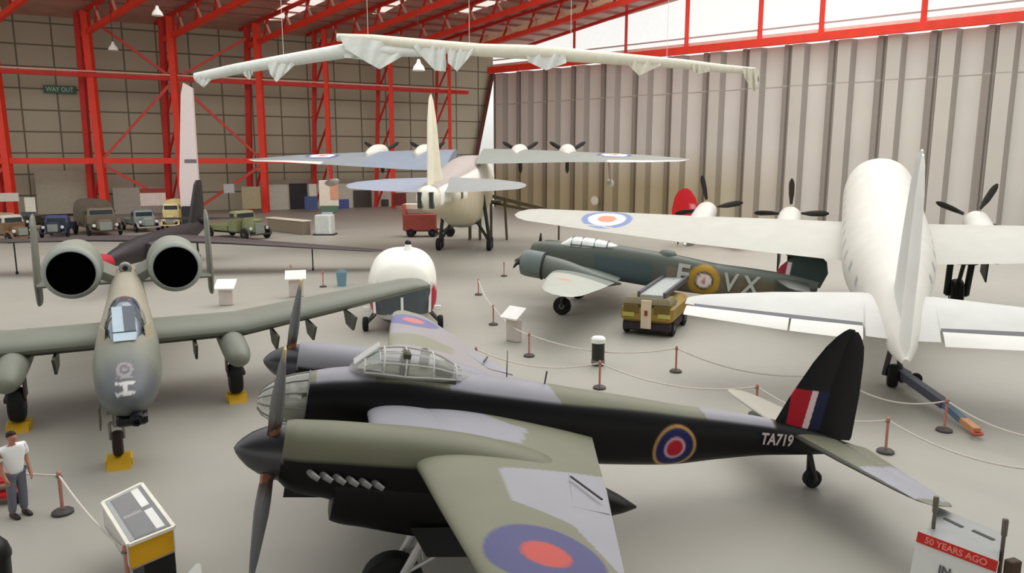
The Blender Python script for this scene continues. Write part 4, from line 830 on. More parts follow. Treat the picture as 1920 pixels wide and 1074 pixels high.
for (u0, u1, v0, v1, c, lab) in ((737, 762, 362, 386, (116, 40, 44), 'dark red display board left of the red trailer'), (630, 655, 374, 392, (74, 82, 140), 'blue display board on the pale partition, right of the poster stand'), (572, 596, 368, 394, (72, 88, 130), 'blue display board beside the dark doorway'), (580, 594, 345, 368, (206, 200, 184), 'pale notice board above the blue board by the doorway'),
        (264, 312, 362, 386, (232, 214, 204), 'pinkish white banner behind the old vehicles'), (262, 312, 353, 362, (150, 62, 48), 'rust red strip above the pinkish white banner'), (48, 68, 370, 398, (240, 236, 220), 'bright cream panel left of the old cars'), (0, 36, 362, 378, (224, 216, 204), 'white roof panel at the far left edge'), (420, 440, 345, 362, (188, 186, 190), 'pale grey board above the olive truck'), (455, 490, 350, 392, (168, 156, 122), 'tan board behind the olive truck')):
    wallbox('display_board', u0, u1, v0, v1, mat('board_%d_%d' % (c[0], c[2]), c, .6), 2.5, None, label=lab, cat='display board')
# green exit sign on the far wall
def on_wall(u, v, off):
    d = ray(u, v); n_ = np.append(nL, 0); o = Lp(0, off); return CAM + d * (((o - CAM) @ n_) / (d @ n_))
c = on_wall(112, 168, WO + .4)
r = empty('exit_sign', c, 0, 'small green way-out sign high on the far wall between two red columns', 'sign')
ax_ = np.append(-dL, 0)
b = MB(); b.bar(-ax_ * 1.75, ax_ * 1.75, .12, .95); b.build('sign_board', mat('sign_green', (64, 104, 84), .5), r, smooth=False)
V_, F_ = place_text('WAY OUT', .76, np.append(nL * .09, 0), ax_, (0, 0, 1), .82); obj('sign_lettering', V_, F_, mat('sign_letter', (176, 214, 192), .6), r, None, False)
# round white disc on door leaves
c = Rp(t_for_u(1115, .3), .5, 0); c = D(1115, 376, c[1] - .8)
b = MB(); b.lathe([(-.05, .0), (-.05, .55), (.05, .6), (.1, .0)], (0, 0, 0), np.append(nR, 0), 20); o = b.build('round_plate', mat('plate_cream', (226, 220, 200), .6)); o.location = c; tag(o, 'small round pale plate low on the grey folding doors', 'plate')
# hanging lamps
for (u, v, Y, lab) in ((295, 22, 72, 'white bell-shaped hanging lamp near the top left'), (212, 88, 84, 'small white hanging lamp beside the second red column'), (785, 124, 62, 'small white hanging lamp below the draped white boom')):
    c = D(u, v, Y); r = empty('hanging_lamp', c, 0, lab, 'lamp')
    b = MB(); b.lathe([(-.35, .5), (-.3, .5), (-.05, .42), (.25, .18), (.5, .12), (.55, .05)], (0, 0, 0), (0, 0, 1), 20); b.build('lamp_shade', mat('lamp_white', (244, 242, 236), .4), r)
    b = MB(); b.tube((0, 0, .5), (0, 0, 27 - c[2]), .03, n=6); b.build('lamp_cord', DGREY, r)
# ================================================================== DRAPED WHITE BOOM hanging under the roof
cc = D(640, 84, 52.0)
dr = empty('draped_boom', cc, 0, 'long white boom hung under the roof, draped in sagging white plastic sheets', 'boom')
def bp(u, v, Y): return D(u, v, Y) - cc
SHEET = mat('plastic_sheet', (216, 219, 212), .45, var=.06, scale=2.5, bump=.3)
SH2 = mat('plastic_sheet_cream', (218, 213, 194), .5, var=.06, scale=2.5, bump=.3)
pts = [(368, 146, 55), (440, 130, 54.5), (520, 116, 54), (600, 103, 53), (660, 93, 52.5), (720, 95, 52), (800, 98, 51.5)]
b = MB(); b.path([bp(*p) for p in pts], [.36, .38, .42, .46, .5, .4, .3], 12); b.build('boom_spar', SHEET, dr)
pts2 = [(632, 70, 52), (700, 74, 52), (780, 83, 51.5), (900, 94, 51), (1000, 98, 50.5), (1080, 104, 50), (1180, 112, 49.5), (1280, 120, 49), (1350, 128, 48.5), (1415, 133, 48)]
b = MB(); b.path([bp(*p) for p in pts2], [.25, .32, .38, .42, .46, .42, .36, .3, .26, .2], 12); b.build('boom_spar', SH2, dr)
rnd = random.Random(4)
def drape(top, bot, nx, nz, m, name='plastic_sheet', wob=.1):
    # top: list of (u,v,Y); bot: list of (u,v) same length, interpolated
    T = np.array(top, float); Bo = np.array(bot, float); q = np.linspace(0, 1, len(T)); V = []
    ph = rnd.random() * 6
    for i in range(nx + 1):
        f = i / nx; u0, v0, Y0 = [np.interp(f, q, T[:, j]) for j in range(3)]; u1, v1 = [np.interp(f, q, Bo[:, j]) for j in range(2)]
        for k in range(nz + 1):
            g = k / nz; fold = wob * math.sin(f * 17 + ph + g * 2.2) * (.3 + g) + wob * .6 * math.sin(f * 31 + g * 5)
            V.append(bp(u0 + (u1 - u0) * g, v0 + (v1 - v0) * g ** 1.1, Y0 - .38 + fold))
    Fc = [(i * (nz + 1) + k, i * (nz + 1) + k + 1, (i + 1) * (nz + 1) + k + 1, (i + 1) * (nz + 1) + k) for i in range(nx) for k in range(nz)]
    obj(name, V, Fc, m, dr, None, True, 60)
drape([(634, 66, 52), (680, 72, 52), (730, 79, 52), (768, 82, 52)], [(648, 92), (690, 118), (712, 130), (768, 98)], 34, 12, SHEET)
drape([(640, 85, 52.6), (700, 90, 52.4), (740, 92, 52.2)], [(646, 108), (680, 112), (745, 112)], 20, 8, SHEET)
drape([(772, 80, 51.6), (810, 84, 51.4), (836, 87, 51.3)], [(778, 92), (815, 132), (836, 134)], 20, 12, SHEET)
drape([(838, 86, 51.3), (862, 88, 51.2), (890, 92, 51)], [(840, 118), (857, 134), (888, 98)], 20, 12, SHEET)
drape([(500, 116, 54), (530, 112, 53.9), (552, 109, 53.7)], [(506, 138), (518, 154), (552, 122)], 16, 10, SHEET)
drape([(372, 140, 55), (384, 138, 55), (396, 136, 55)], [(370, 155), (382, 164), (396, 150)], 8, 8, SHEET)
drape([(452, 126, 54.5), (464, 123, 54.5), (474, 121, 54.5)], [(458, 142), (468, 150), (474, 138)], 8, 6, SHEET)
drape([(985, 96, 50.6), (1025, 99, 50.4), (1060, 102, 50)], [(990, 116), (1024, 132), (1062, 118)], 18, 8, SHEET)
drape([(1175, 108, 49.6), (1200, 110, 49.5), (1235, 113, 49.3)], [(1180, 124), (1198, 142), (1240, 122)], 16, 8, SH2)
drape([(1296, 120, 48.9), (1310, 121, 48.8), (1330, 124, 48.7)], [(1300, 134), (1312, 138), (1332, 134)], 10, 5, SH2)
drape([(1392, 126, 48.2), (1408, 128, 48.1), (1422, 128, 48)], [(1396, 146), (1414, 172), (1424, 150)], 12, 9, SH2)
b = MB()
for (u, v, Y) in ((532, 112, 53.9), (690, 70, 52), (880, 88, 51), (1070, 100, 50), (1250, 114, 49.2)):
    p = bp(u, v, Y); b.tube(p, (p[0], p[1], 27.5 - cc[2]), .015, n=6)
b.build('hanging_cables', mat('cable_white', (226, 222, 214), .5), dr)
# ================================================================== UPRIGHT WHITE PANEL standing behind the black jet
c = G(352, 420); Yp = 76.0; w0 = D(336, 345, Yp); w1 = D(372, 345, Yp); t0 = D(338, 165, Yp); t1 = D(360, 165, Yp)
r = empty('upright_panel', ((w0[0] + w1[0]) / 2, Yp, 0), 0, 'tall tapering white panel standing upright in front of a red column', 'panel')
x0 = (w0[0] + w1[0]) / 2
b = MB(); b.prism([(w0[0] - x0, 0, 2.4), (w1[0] - x0, 0, 2.4), (w1[0] - x0 - .02, 0, w0[2] + 3), (t1[0] - x0, 0, t0[2]), (t0[0] - x0 + .3, 0, t0[2] + .5), (t0[0] - x0, 0, t0[2] - .6), (w0[0] - x0, 0, w0[2])], (0, .35, 0)); b.build('panel', mat('panel_pinkish', (232, 216, 214), .5, var=.03), r, smooth=False)
b = MB(); b.box((0, .2, 1.2), (1.6, 1.2, 2.4), bev=.1); b.build('stand', DGREY, r)
b = MB(); b.box((.35, -.03, 7.0 - .1), (1.2, .04, .35)); b.build('dark_joint', mat('joint_grey', (120, 112, 112)), r)
# ================================================================== small red tail behind the white wing
c = D(1286, 410, 62.0)
Rr = Craft('red_aeroplane', (c[0], 62.0, 1.25), PI, 0, 'small bright red aeroplane whose rounded fin shows above the white wing', 'aircraft')
RD = (206, 24, 36)
Rr.part('fuselage', loft([(-6, .2, .1, .1, .1), (-5, .2, .5, .5, .5), (-2, .3, .45, .5, .5), (.5, .9, .18, .2, .25), (1, 1.0, .05, .05, .05)], 20, 18), PAINT, RD)
Rr.part('tail_fin', wing([(.6, -1.1, 1.1, 0, .14), (1.7, -1.05, 1.2, 0, .14), (2.7, -.75, 1.0, 0, .1), (3.25, -.35, .7, 0, .06), (3.45, -.05, .3, 0, .02)], 1, 20, 12, True), PAINT, lambda V: np.where((np.hypot(V[:, 0] + .5, V[:, 2] - 1.9) < .3)[:, None], np.array((222, 150, 150.)), np.array(RD, float)))
for sd in (-1, 1):
    Rr.part('wing', wing([(.3, -4.4, -2.9, .1, .2), (3.6, -4.3, -3.0, .2, .12), (4, -4.0, -3.3, .2, .04)], sd, 10, 8), PAINT, RD); Rr.part('tailplane', wing([(.1, -.6, .5, .95, .08), (1.4, -.4, .4, .95, .04)], sd, 6, 6), PAINT, RD)
for sd in (-1, 1):
    bt, bh = MB(), MB(); wheel(bt, bh, (-4.3, sd * .8, -.95), .3, .16); w_ = Rr.mb('main_wheel', bt, RUBBER); Rr.mb('wheel_hub', bh, STEEL, parent=w_); b = MB(); b.tube((-4.3, sd * .8, -.9), (-4.0, sd * .3, 0), .05); Rr.mb('undercarriage_leg', b, DGREY)
b = MB(); b.tube((.4, 0, .8), (.6, 0, -1.2), .05); Rr.mb('tail_stand', b, DGREY)
# ================================================================== OLD VEHICLES by the far wall
def vehicle(name, u, v, yaw, L, Wd, body, canvas=None, cabh=1.9, hood=1.2, hoodh=1.25, wheel_r=.42, label='', cat='truck', lamps=True, boxh=2.4, mud=None, roof=None, open_=False):
    g = G(u, v); r = empty(name, (g[0], g[1], 0), yaw, label, cat, 'old vehicles along the far wall')
    bm = mat('veh_%d_%d_%d' % body, body, .45, var=.12); mm = mat('mud_%d_%d_%d' % (mud or body), mud or body, .5, var=.12)
    # local: x forward, front at +L/2
    f = L / 2
    b = MB(); b.box((0, 0, .62), (L * .96, Wd * .5, .22), bev=.04); b.build('chassis', DGREY, r)
    b = MB(); b.box((f - hood / 2 - .1, 0, .62 + (hoodh - .5) / 2), (hood, Wd * .5, hoodh - .4), bev=.14, tap=(.96, .8)); hd = b.build('bonnet', bm, r)
    b = MB(); b.box((f - .06, 0, .95), (.08, Wd * .36, hoodh - .62), bev=.03); b.build('radiator_grille', mat('grille_grey', (136, 142, 132), .5), r)
    cx = f - hood - .1 - .55
    b = MB(); b.box((cx, 0, .7 + (cabh - 1.0) / 2 - .05), (1.1, Wd * .86, cabh - 1.0), bev=.1); b.build('cab', bm, r)
    if not open_:
        b = MB(); b.box((cx - .03, 0, cabh - .15), (1.0, Wd * .84, .75), bev=.12, tap=(.86, .9)); cb = b.build('cab_top', mat('roof_%d_%d_%d' % roof, roof, .5) if roof else bm, r)
        b = MB(); b.box((cx + .47, 0, cabh - .2), (.06, Wd * .66, .42), bev=.02)
        b.box((cx, Wd * .42, cabh - .2), (.55, .05, .4), bev=.02); b.box((cx, -Wd * .42, cabh - .2), (.55, .05, .4), bev=.02); b.build('cab_windows', mat('veh_glass', (54, 60, 64), .15), r)
    else:
        b = MB(); b.prism([(cx + .5, -Wd * .4, cabh - .45), (cx + .5, Wd * .4, cabh - .45), (cx + .38, Wd * .4, cabh + .1), (cx + .38, -Wd * .4, cabh + .1)], (-.04, 0, 0)); b.build('windscreen', mat('veh_glass', (54, 60, 64), .15), r, smooth=False)
        b = MB(); b.box((cx - .35, 0, 1.15), (.2, Wd * .7, .6), bev=.06); b.build('seat', mat('seat_dark', (44, 40, 38)), r)
    x1 = cx - .6; bl = x1 + f
    if bl > .6:
        if canvas:
            b = MB(); V_, F_ = loft([(-f, 1.2, Wd * .46, boxh - 1.2, .3), (-f + bl * .5, 1.2, Wd * .46, boxh - 1.25, .3), (x1, 1.2, Wd * .46, boxh - 1.2, .3)], 12, 24, 3.6); b.add(V_, F_); b.build('canvas_tilt', mat('canvas_%d_%d_%d' % canvas, canvas, .85, var=.15), r)
        b = MB(); b.box((-f + bl / 2, 0, .98), (bl, Wd * .92, .5), bev=.05); b.build('load_bed', bm, r)
    for x in ((f - .65), (-f + .8)):
        for sd in (-1, 1):
            bt, bh = MB(), MB(); wheel(bt, bh, (x, sd * (Wd / 2 - .12), wheel_r), wheel_r, .22); w = bt.build('wheel', RUBBER, r); bh.build('wheel_hub', mm, w)
            b = MB(); b.path([(x + .62 * math.cos(a), sd * (Wd / 2 - .14), wheel_r + .56 * math.sin(a)) for a in np.linspace(.15, PI - .3, 9)], .11, 6); b.build('mudguard', mm, r)
    if lamps:
        for sd in (-1, 1):
            b = MB(); b.lathe([(-.12, .05), (0, .15), (.04, .15), (.06, .12), (.06, 0)], (f - .18, sd * Wd * .33, 1.02), (1, 0, 0), 14); b.build('headlamp', mat('lamp_glass', (214, 216, 214), .2), r)
    b = MB(); b.box((f + .05, 0, .5), (.08, Wd * .9, .14), bev=.03); b.build('bumper', mm, r)
    return r
vehicle('army_truck', 16, 452, -.5, 5.0, 2.1, (120, 92, 66), (168, 150, 124), 2.1, boxh=2.5, label='brown lorry with tan cover, cut by the left edge of the picture', roof=(200, 190, 172))
vehicle('vintage_car', 112, 443, -1.25, 4.6, 2.3, (52, 62, 78), None, 1.75, 1.4, 1.3, mud=(44, 50, 66), label='dark blue-grey vintage car with bright headlamps and round mudguards, facing the hall', cat='car', roof=(62, 74, 118))
vehicle('army_truck', 184, 438, -.85, 6.6, 2.9, (112, 100, 84), (104, 94, 80), 2.35, 1.2, 1.4, .52, label='brown canvas-topped army truck with black tyres beside the blue-grey car', boxh=3.3, mud=(60, 54, 46))
vehicle('army_truck', 264, 432, -.8, 5.2, 2.3, (142, 152, 146), None, 1.9, 1.1, 1.25, label='pale grey-green light truck right of the canvas-topped truck', mud=(166, 152, 146), roof=(122, 142, 136))
vehicle('delivery_van', 326, 428, -1.3, 4.2, 1.9, (226, 206, 146), (230, 212, 150), 2.4, .9, 1.3, label='cream yellow tall van behind the black jet', boxh=3.0, cat='van', roof=(232, 216, 160))
vehicle('tractor', 366, 422, -1.2, 3.2, 1.6, (92, 40, 42), None, 1.6, 1.3, 1.2, label='dark red small tractor half hidden by the black fin', cat='tractor', open_=True, lamps=True)
vehicle('armoured_truck', 446, 446, -.55, 6.2, 2.7, (118, 122, 84), None, 2.3, 1.7, 1.7, .5, label='olive green army truck with dark running gear, right of the black fin', mud=(62, 62, 48), roof=(132, 134, 92))
vehicle('vintage_car', 60, 432, -1.5, 3.6, 1.7, (56, 54, 44), None, 1.8, 1.2, 1.3, label='dark olive open car between the brown lorry and the blue-grey car', cat='car', open_=True)
# yellow-brown vehicle with ramp by the patrol aircraft
g = G(1222, 632); r = empty('airfield_vehicle', (g[0] + .45, g[1] + 1.6, 0), -PI / 2 - .42, 'dull yellow airfield vehicle with pale centre stripe beside the green aircraft', 'truck')
YB = mat('dull_yellow', (150, 122, 52), .5, var=.1); CR = mat('cream_panel', (214, 196, 166), .5)
b = MB(); b.box((0, 0, .92), (3.4, 2.1, .84), bev=.2); b.build('body', YB, r)
b = MB(); b.box((1.1, 0, 1.4), (1.2, 2.0, .3), bev=.1, tap=(.85, .92)); b.build('cab_top', mat('cab_olive', (112, 102, 70), .5), r)
b = MB(); b.box((1.72, .0, .92), (.06, .42, 1.16), bev=.02); b.build('centre_panel', CR, r)
for sd in (-1, 1): b = MB(); b.box((1.72, sd * .72, .88), (.05, .5, .18), bev=.02); b.build('front_bumper_stripe', mat('lime_stripe', (176, 168, 84), .5), r)
for sd in (-1, 1): b = MB(); b.box((1.71, sd * .62, 1.12), (.05, .62, .34), bev=.02); b.build('front_window', mat('window_brown', (104, 84, 36), .3), r)
b = MB(); b.box((1.76, .0, .98), (.04, .12, .2)); b.build('red_badge', mat('badge_red', (140, 54, 40)), r)
b = MB(); b.box((0, 0, .4), (3.3, 1.95, .35), bev=.06); b.build('skirt', mat('skirt_dark', (44, 34, 42), .6), r)
for x in (1.1, -1.1):
    for sd in (-1, 1):
        bt, bh = MB(), MB(); wheel(bt, bh, (x, sd * .92, .34), .34, .24); w = bt.build('wheel', RUBBER, r); bh.build('wheel_hub', STEEL, w)
b = MB(); b.bar((1.3, .1, 1.6), (-3.8, .1, 1.66), .95, .1); b.build('ramp_deck', mat('ramp_grey', (170, 174, 170), .5), r)
for sd in (-1, 1): b = MB(); b.bar((1.3, .1 + sd * .52, 1.66), (-3.8, .1 + sd * .52, 1.72), .12, .2); b.build('ramp_rail', mat('ramp_dark', (86, 84, 90), .5), r)
b = MB(); b.tube((-1.4, .1, 1.1), (-2.8, .1, 1.64), .08); b.build('ramp_strut', DGREY, r)
# red trailer and trestle under the flying boat
g = G(790, 443); r = empty('red_trailer', (g[0], g[1], 0), .02, 'rust red high-sided trailer below the tail of the flying boat', 'trailer')
RT_ = mat('trailer_red', (160, 72, 60), .55, var=.1)
b = MB(); b.box((-.1, 0, 1.35), (3.0, 1.6, 1.5), bev=.05); b.build('tank_body', RT_, r)
b = MB(); b.box((-1.5, 0, 2.5), (.3, 1.6, 1.0), bev=.04); b.build('end_board', mat('trailer_red_pale', (196, 96, 78), .55), r)
b = MB(); b.box((-.35, .3, 2.75), (2.3, .9, .55), bev=.05); b.build('white_top', mat('top_white', (236, 226, 208), .5), r)
for x in (-.9, 1.1):
    for sd in (-1, 1):
        bt, bh = MB(), MB(); wheel(bt, bh, (x, sd * .7, .4), .4, .24); w = bt.build('wheel', RUBBER, r); bh.build('wheel_hub', DGREY, w)
b = MB(); b.box((0, 0, .56), (2.8, 1.2, .12)); b.build('chassis', DGREY, r)
b = MB(); b.bar((1.4, 0, .7), (2.4, 0, .5), .14); b.bar((2.4, 0, .5), (3.1, 0, 1.4), .2); b.build('drawbar', mat('drawbar_rust', (150, 82, 62), .6), r)
bt, bh = MB(), MB()
bt.lathe([(-.12, .2), (-.12, .36), (0, .42), (.12, .36), (.12, .2)], (2.7, -.4, .42), (0, 1, 0), 20); bt.tube((2.7, -.4, .42), (2.7, .4, .42), .06); bt.lathe([(-.12, .2), (-.12, .36), (0, .42), (.12, .36), (.12, .2)], (2.7, .4, .42), (0, 1, 0), 20); bt.build('dolly_axle', RUBBER, r)
g = D(900, 440, 66.5); r = empty('access_trestle', (g[0], g[1], 0), 0, 'dark timber access trestle with a long sloping beam, right of the red trailer', 'trestle')
TM = mat('trestle_brown', (92, 82, 58), .7, var=.15)
for (x0, z0, x1, z1) in ((-.9, 0, -.9, 3.2), (1.0, 0, 1.0, 3.9), (.0, 0, 0, 3.6), (2.4, 0, 2.2, 3.5)):
    b = MB(); b.bar((x0, -.5, z0), (x1, -.5, z1), .2); b.build('post', TM, r, smooth=False); b = MB(); b.bar((x0, .7, z0), (x1, .7, z1), .2); b.build('post', TM, r, smooth=False)
b = MB(); b.bar((1.0, -.5, 3.9), (7.0, -.5, 2.4), .32); b.build('sloping_beam', TM, r, smooth=False)
b = MB(); b.bar((-.2, .6, 3.5), (4.8, .6, 2.5), .24); b.build('sloping_beam', TM, r, smooth=False)
b = MB(); b.box((.3, .1, 3.4), (3.2, 1.4, .14)); b.build('deck', TM, r); b = MB(); b.box((-.7, 0, 2.0), (1.5, .9, 1.2), bev=.05); b.build('tool_chest', mat('chest_dark', (64, 60, 50)), r)
b = MB(); b.bar((-4.0, 0, .4), (-.9, -.4, 2.0), .24); b.build('raking_strut', TM, r, smooth=False)
b = MB(); b.bar((7.0, -.5, 2.4), (7.0, -.5, 0), .16); b.build('end_post', TM, r, smooth=False)
# long low counter + kiosk + poster stand
a = G(508, 432); c = G(576, 440)
r = empty('display_counter', (a[0], a[1], 0), math.atan2(c[1] - a[1], c[0] - a[0]), 'long low wooden counter with a white top beside the olive truck', 'counter')
Lc = np.linalg.norm((c - a)[:2])
b = MB(); b.box((Lc / 2, 0, .62), (Lc, .8, 1.24), bev=.04); b.build('counter_front', mat('counter_wood', (140, 126, 108), .6), r); b = MB(); b.box((Lc / 2, 0, 1.3), (Lc + .1, 1.0, .12), bev=.03); b.build('counter_top', mat('counter_white', (230, 222, 204), .4), r)
g = G(610, 440); r = empty('white_kiosk', (g[0], g[1], 0), 0, 'pale white box kiosk at the end of the low counter', 'kiosk')
b = MB(); b.box((0, 0, .95), (1.6, 1.2, 1.9), bev=.05); b.build('kiosk_body', mat('kiosk_white', (212, 214, 208), .5), r); b = MB(); b.box((.62, -.62, 1.0), (.2, .06, 1.7)); b.build('kiosk_edge', mat('kiosk_edge', (238, 238, 232)), r); b = MB(); b.box((0, 0, .06), (2.0, 1.5, .12)); b.build('plinth', DGREY, r)
g = D(618, 400, 76.0); r = empty('poster_stand', (g[0], g[1], 0), .1, 'tall stand with white and pink poster on green and lilac base, behind the white kiosk', 'poster stand')
b = MB(); b.box((0, 0, 3.7), (1.9, .12, 2.6), bev=.04); b.build('poster', mat('poster_white', (226, 212, 196), .6), r); b = MB(); b.box((.55, -.08, 4.0), (.8, .06, 1.9), bev=.2); b.build('poster_figure', mat('poster_pink', (214, 150, 122), .6), r)
b = MB(); b.box((0, 0, 2.1), (1.7, .4, .7), bev=.05); b.build('green_box', mat('box_green', (84, 116, 92), .6), r); b = MB(); b.box((-.2, 0, .9), (1.1, .5, 1.8), bev=.04); b.build('lilac_base', mat('base_lilac', (190, 188, 212), .6), r)
# ================================================================== ROPE BARRIERS
POSTM = mat('barrier_pink_red', (196, 132, 122), .5, var=.1); BASEM = mat('barrier_base', (74, 70, 66), .6); ROPEM = mat('barrier_rope', (214, 206, 194), .8, var=.1, scale=20)
proto = None
def barrier(P, label, red=None):
    global proto
    if proto is None:
        r = empty('barrier_post', P, 0, label, 'barrier post', 'rope barrier posts'); proto = r
        b = MB(); b.lathe([(0, .2), (.05, .2), (.08, .16), (.1, .05)], (0, 0, 0), (0, 0, 1), 22); b.build('base', BASEM, r)
        b = MB(); b.lathe([(.06, .034), (.8, .034), (.82, .045), (.87, .045), (.9, .02)], (0, 0, 0), (0, 0, 1), 14); b.build('pole', POSTM, r)
        b = MB(); b.path([(.1 * math.cos(t) * .6, .05 * math.sin(t), .78) for t in np.linspace(0, 2 * PI, 13)], .012, 6); b.build('rope_hook', STEEL, r)
        return r
    r = proto.copy(); COL.objects.link(r); r.location = P; r['label'] = label
    for ch in list(proto.children):
        c = ch.copy(); COL.objects.link(c); c.parent = r
    return r
def rope(P, Q, sag, label):
    P = np.array((P[0], P[1], .8)); Q = np.array((Q[0], Q[1], .8)); d = (Q - P) / np.linalg.norm(Q - P); P = P + d * .05; Q = Q - d * .05
    o = (P + Q) / 2; o[2] = 0; r_pts = []
    for q in np.linspace(0, 1, 17): p = P + (Q - P) * q; p[2] -= sag * 4 * q * (1 - q); r_pts.append(p - P)
    b = MB(); b.path(r_pts, .022, 6); ob = b.build('barrier_rope', ROPEM); ob.location = P; tag(ob, label, 'rope', 'white barrier ropes')
near = [G(893, 699), G(1124, 728), G(1417, 778), G(1660, 848), G(2020, 955)]
nl = ['barrier post showing only its red top above the far wing of the black bomber', 'barrier post directly below the black white-topped drum', 'barrier post left of the tall black tail fin', 'barrier post right of the tail fin, close to the tailplane', None]
for p, l in zip(near[:4], nl): barrier(p, l)
for i, l in enumerate(('white rope from the bomber far wing to the post below the black drum', 'white rope between the drum post and the post left of the black tail fin', 'white rope passing behind the black tail fin', 'white rope running off the right edge, nearest of the ropes on that side')): rope(near[i], near[i + 1], .34, l)
farr = [G(897, 553), G(925, 609), G(992, 668), G(1267, 697), G(1560, 752), G(1770, 808), G(2060, 890)]
fl_ = ['barrier post with its base farthest back in the row right of the white-roofed helicopter', 'barrier post second from the back in the row right of the helicopter', 'barrier post beside the white slanted lectern', 'barrier post in the open floor below the yellow airfield vehicle', 'barrier post hidden behind the black tail fin', 'red barrier post beside the blue towing bar']
for p, l in zip(farr[:6], fl_): barrier(p, l)
for i, l in enumerate(('white rope farthest back, right of the helicopter', 'white rope down to the slanted lectern', 'long white rope from the slanted lectern to the post below the yellow vehicle', 'white rope from below the yellow vehicle to behind the tail fin', 'white rope crossing the end of the blue towing bar from the left', 'white rope running off the right edge, right of the towing bar')): rope(farr[i], farr[i + 1], .36 if i > 1 else .2, l)
barrier(G(945, 518), 'small barrier post standing alone near the nose of the green aircraft'); 
barrier(G(546, 524), 'barrier post just above the wing of the attack jet, left of the blue bin'); barrier(G(606, 538), 'barrier post just left of the blue bin')
lf = [G(-75, 925), G(118, 962), G(243, 1118)]
barrier(lf[1], 'barrier post between the man and the yellow display case'); barrier(lf[2], 'barrier post cut by the bottom edge, beside the yellow display case')
rope(lf[0], lf[1], .1, 'white rope passing behind the man in grey trousers'); rope(lf[1], lf[2], .12, 'white rope running down to the yellow display case')
# ================================================================== drum, lecterns, bins
g = G(1121, 684); r = empty('floor_drum', g, 0, 'black cylindrical drum with a bright white top, standing alone in the floor', 'bin')
b = MB(); b.lathe([(0, .2), (.02, .22), (.8, .22), (.82, .2)], (0, 0, 0), (0, 0, 1), 24); b.build('drum_body', mat('drum_black', (44, 42, 38), .5), r); b = MB(); b.lathe([(0, .24), (.14, .25), (.2, .2), (.22, .0)], (0, 0, .8), (0, 0, 1), 24); b.build('drum_top', mat('drum_white', (248, 246, 240), .4), r); b = MB(); b.lathe([(0, .235), (.16, .235)], (0, 0, .04), (0, 0, 1), 24); b.build('drum_band', mat('drum_grey', (128, 122, 112)), r)
def lectern(u, v, yaw, lab, w=.8, d=.6, h=1.0, tone=(236, 232, 226)):
    g = G(u, v); r = empty('information_lectern', g, yaw, lab, 'lectern', 'small information lecterns')
    b = MB(); b.box((0, .05, h * .45), (w * .7, d * .45, h * .9), bev=.03); b.build('pedestal', mat('lectern_pale', (206, 194, 186), .5), r)
    b = MB(); b.prism([(-w / 2, -d / 2, h - .08), (w / 2, -d / 2, h - .08), (w / 2, d / 2, h + .28), (-w / 2, d / 2, h + .28)], (0, 0, .06)); b.build('slanted_panel', mat('lectern_white_%d' % tone[2], tone, .35), r, smooth=False)
    b = MB(); b.prism([(-w * .36, -d * .36, h - .0), (w * .1, -d * .36, h - .0), (w * .1, d * .3, h + .235), (-w * .36, d * .3, h + .235)], (0, 0, .012)); b.build('picture', mat('lectern_picture', (176, 160, 150), .5), r, smooth=False)
    return r
lectern(962, 640, -.7, 'white slanted lectern on a pale pedestal beside the row of barrier posts', .85, .6, 1.0)
lectern(425, 572, .1, 'small white-topped lectern just behind the wing root pod of the attack jet', .95, .7, .9); lectern(556, 556, .25, 'white lectern with a brown picture behind the outer wing of the attack jet', 1.05, .7, 1.0, (230, 222, 214))
g = G(641, 536); r = empty('litter_bin', g, 0, 'small teal blue litter bin behind the wing of the attack jet', 'bin'); b = MB(); b.lathe([(0, .24), (.75, .3), (.8, .32), (.84, .3), (.86, .1)], (0, 0, 0), (0, 0, 1), 20); b.build('bin_body', mat('bin_teal', (112, 152, 166), .5), r); b = MB(); b.lathe([(0, .305), (.05, .3), (.16, .12)], (0, 0, .8), (0, 0, 1), 20); b.build('bin_lid', mat('bin_lid', (90, 104, 110)), r)
# towing bar at the white transport tail
a = G(1680, 708, .25); m_ = G(1745, 742, .3); c = G(1835, 808, .12)
g = G(1700, 718)
tb = empty('towing_bar', g, 0, 'blue and black towing bar with an orange end, hitched below the white tail', 'towing bar')
lo = lambda p: np.array(p) - np.array(g)
b = MB(); b.bar(lo(G(1690, 700, .45)), lo(G(1772, 758, .3)), .24, .24); b.bar(lo(G(1672, 690, .5)), lo(G(1700, 706, .4)), .3, .3); b.build('main_bar', mat('bar_slate', (84, 86, 104), .5), tb, smooth=False)
b = MB(); b.bar(lo(G(1772, 758, .3)), lo(G(1806, 788, .2)), .18, .18); b.build('blue_bar', mat('bar_blue', (96, 118, 140), .5), tb, smooth=False)
b = MB(); b.bar(lo(G(1806, 788, .2)), lo(G(1832, 808, .14)), .2, .16); b.build('orange_end', mat('bar_orange', (206, 150, 104), .5), tb, smooth=False)
b = MB(); b.path([lo(G(1832, 812, .14)) + np.array((.12 * math.cos(t), .12 * math.sin(t), 0)) for t in np.linspace(0, 2 * PI, 13)], .035, 6); b.build('towing_eye', mat('eye_red', (180, 84, 62)), tb)
for q in (lo(G(1716, 722, .0)), lo(G(1690, 716, 0)),):
    bt, bh = MB(), MB(); wheel(bt, bh, (q[0], q[1], .2), .2, .12); w = bt.build('bar_wheel', RUBBER, tb); bh.build('wheel_hub', STEEL, w)
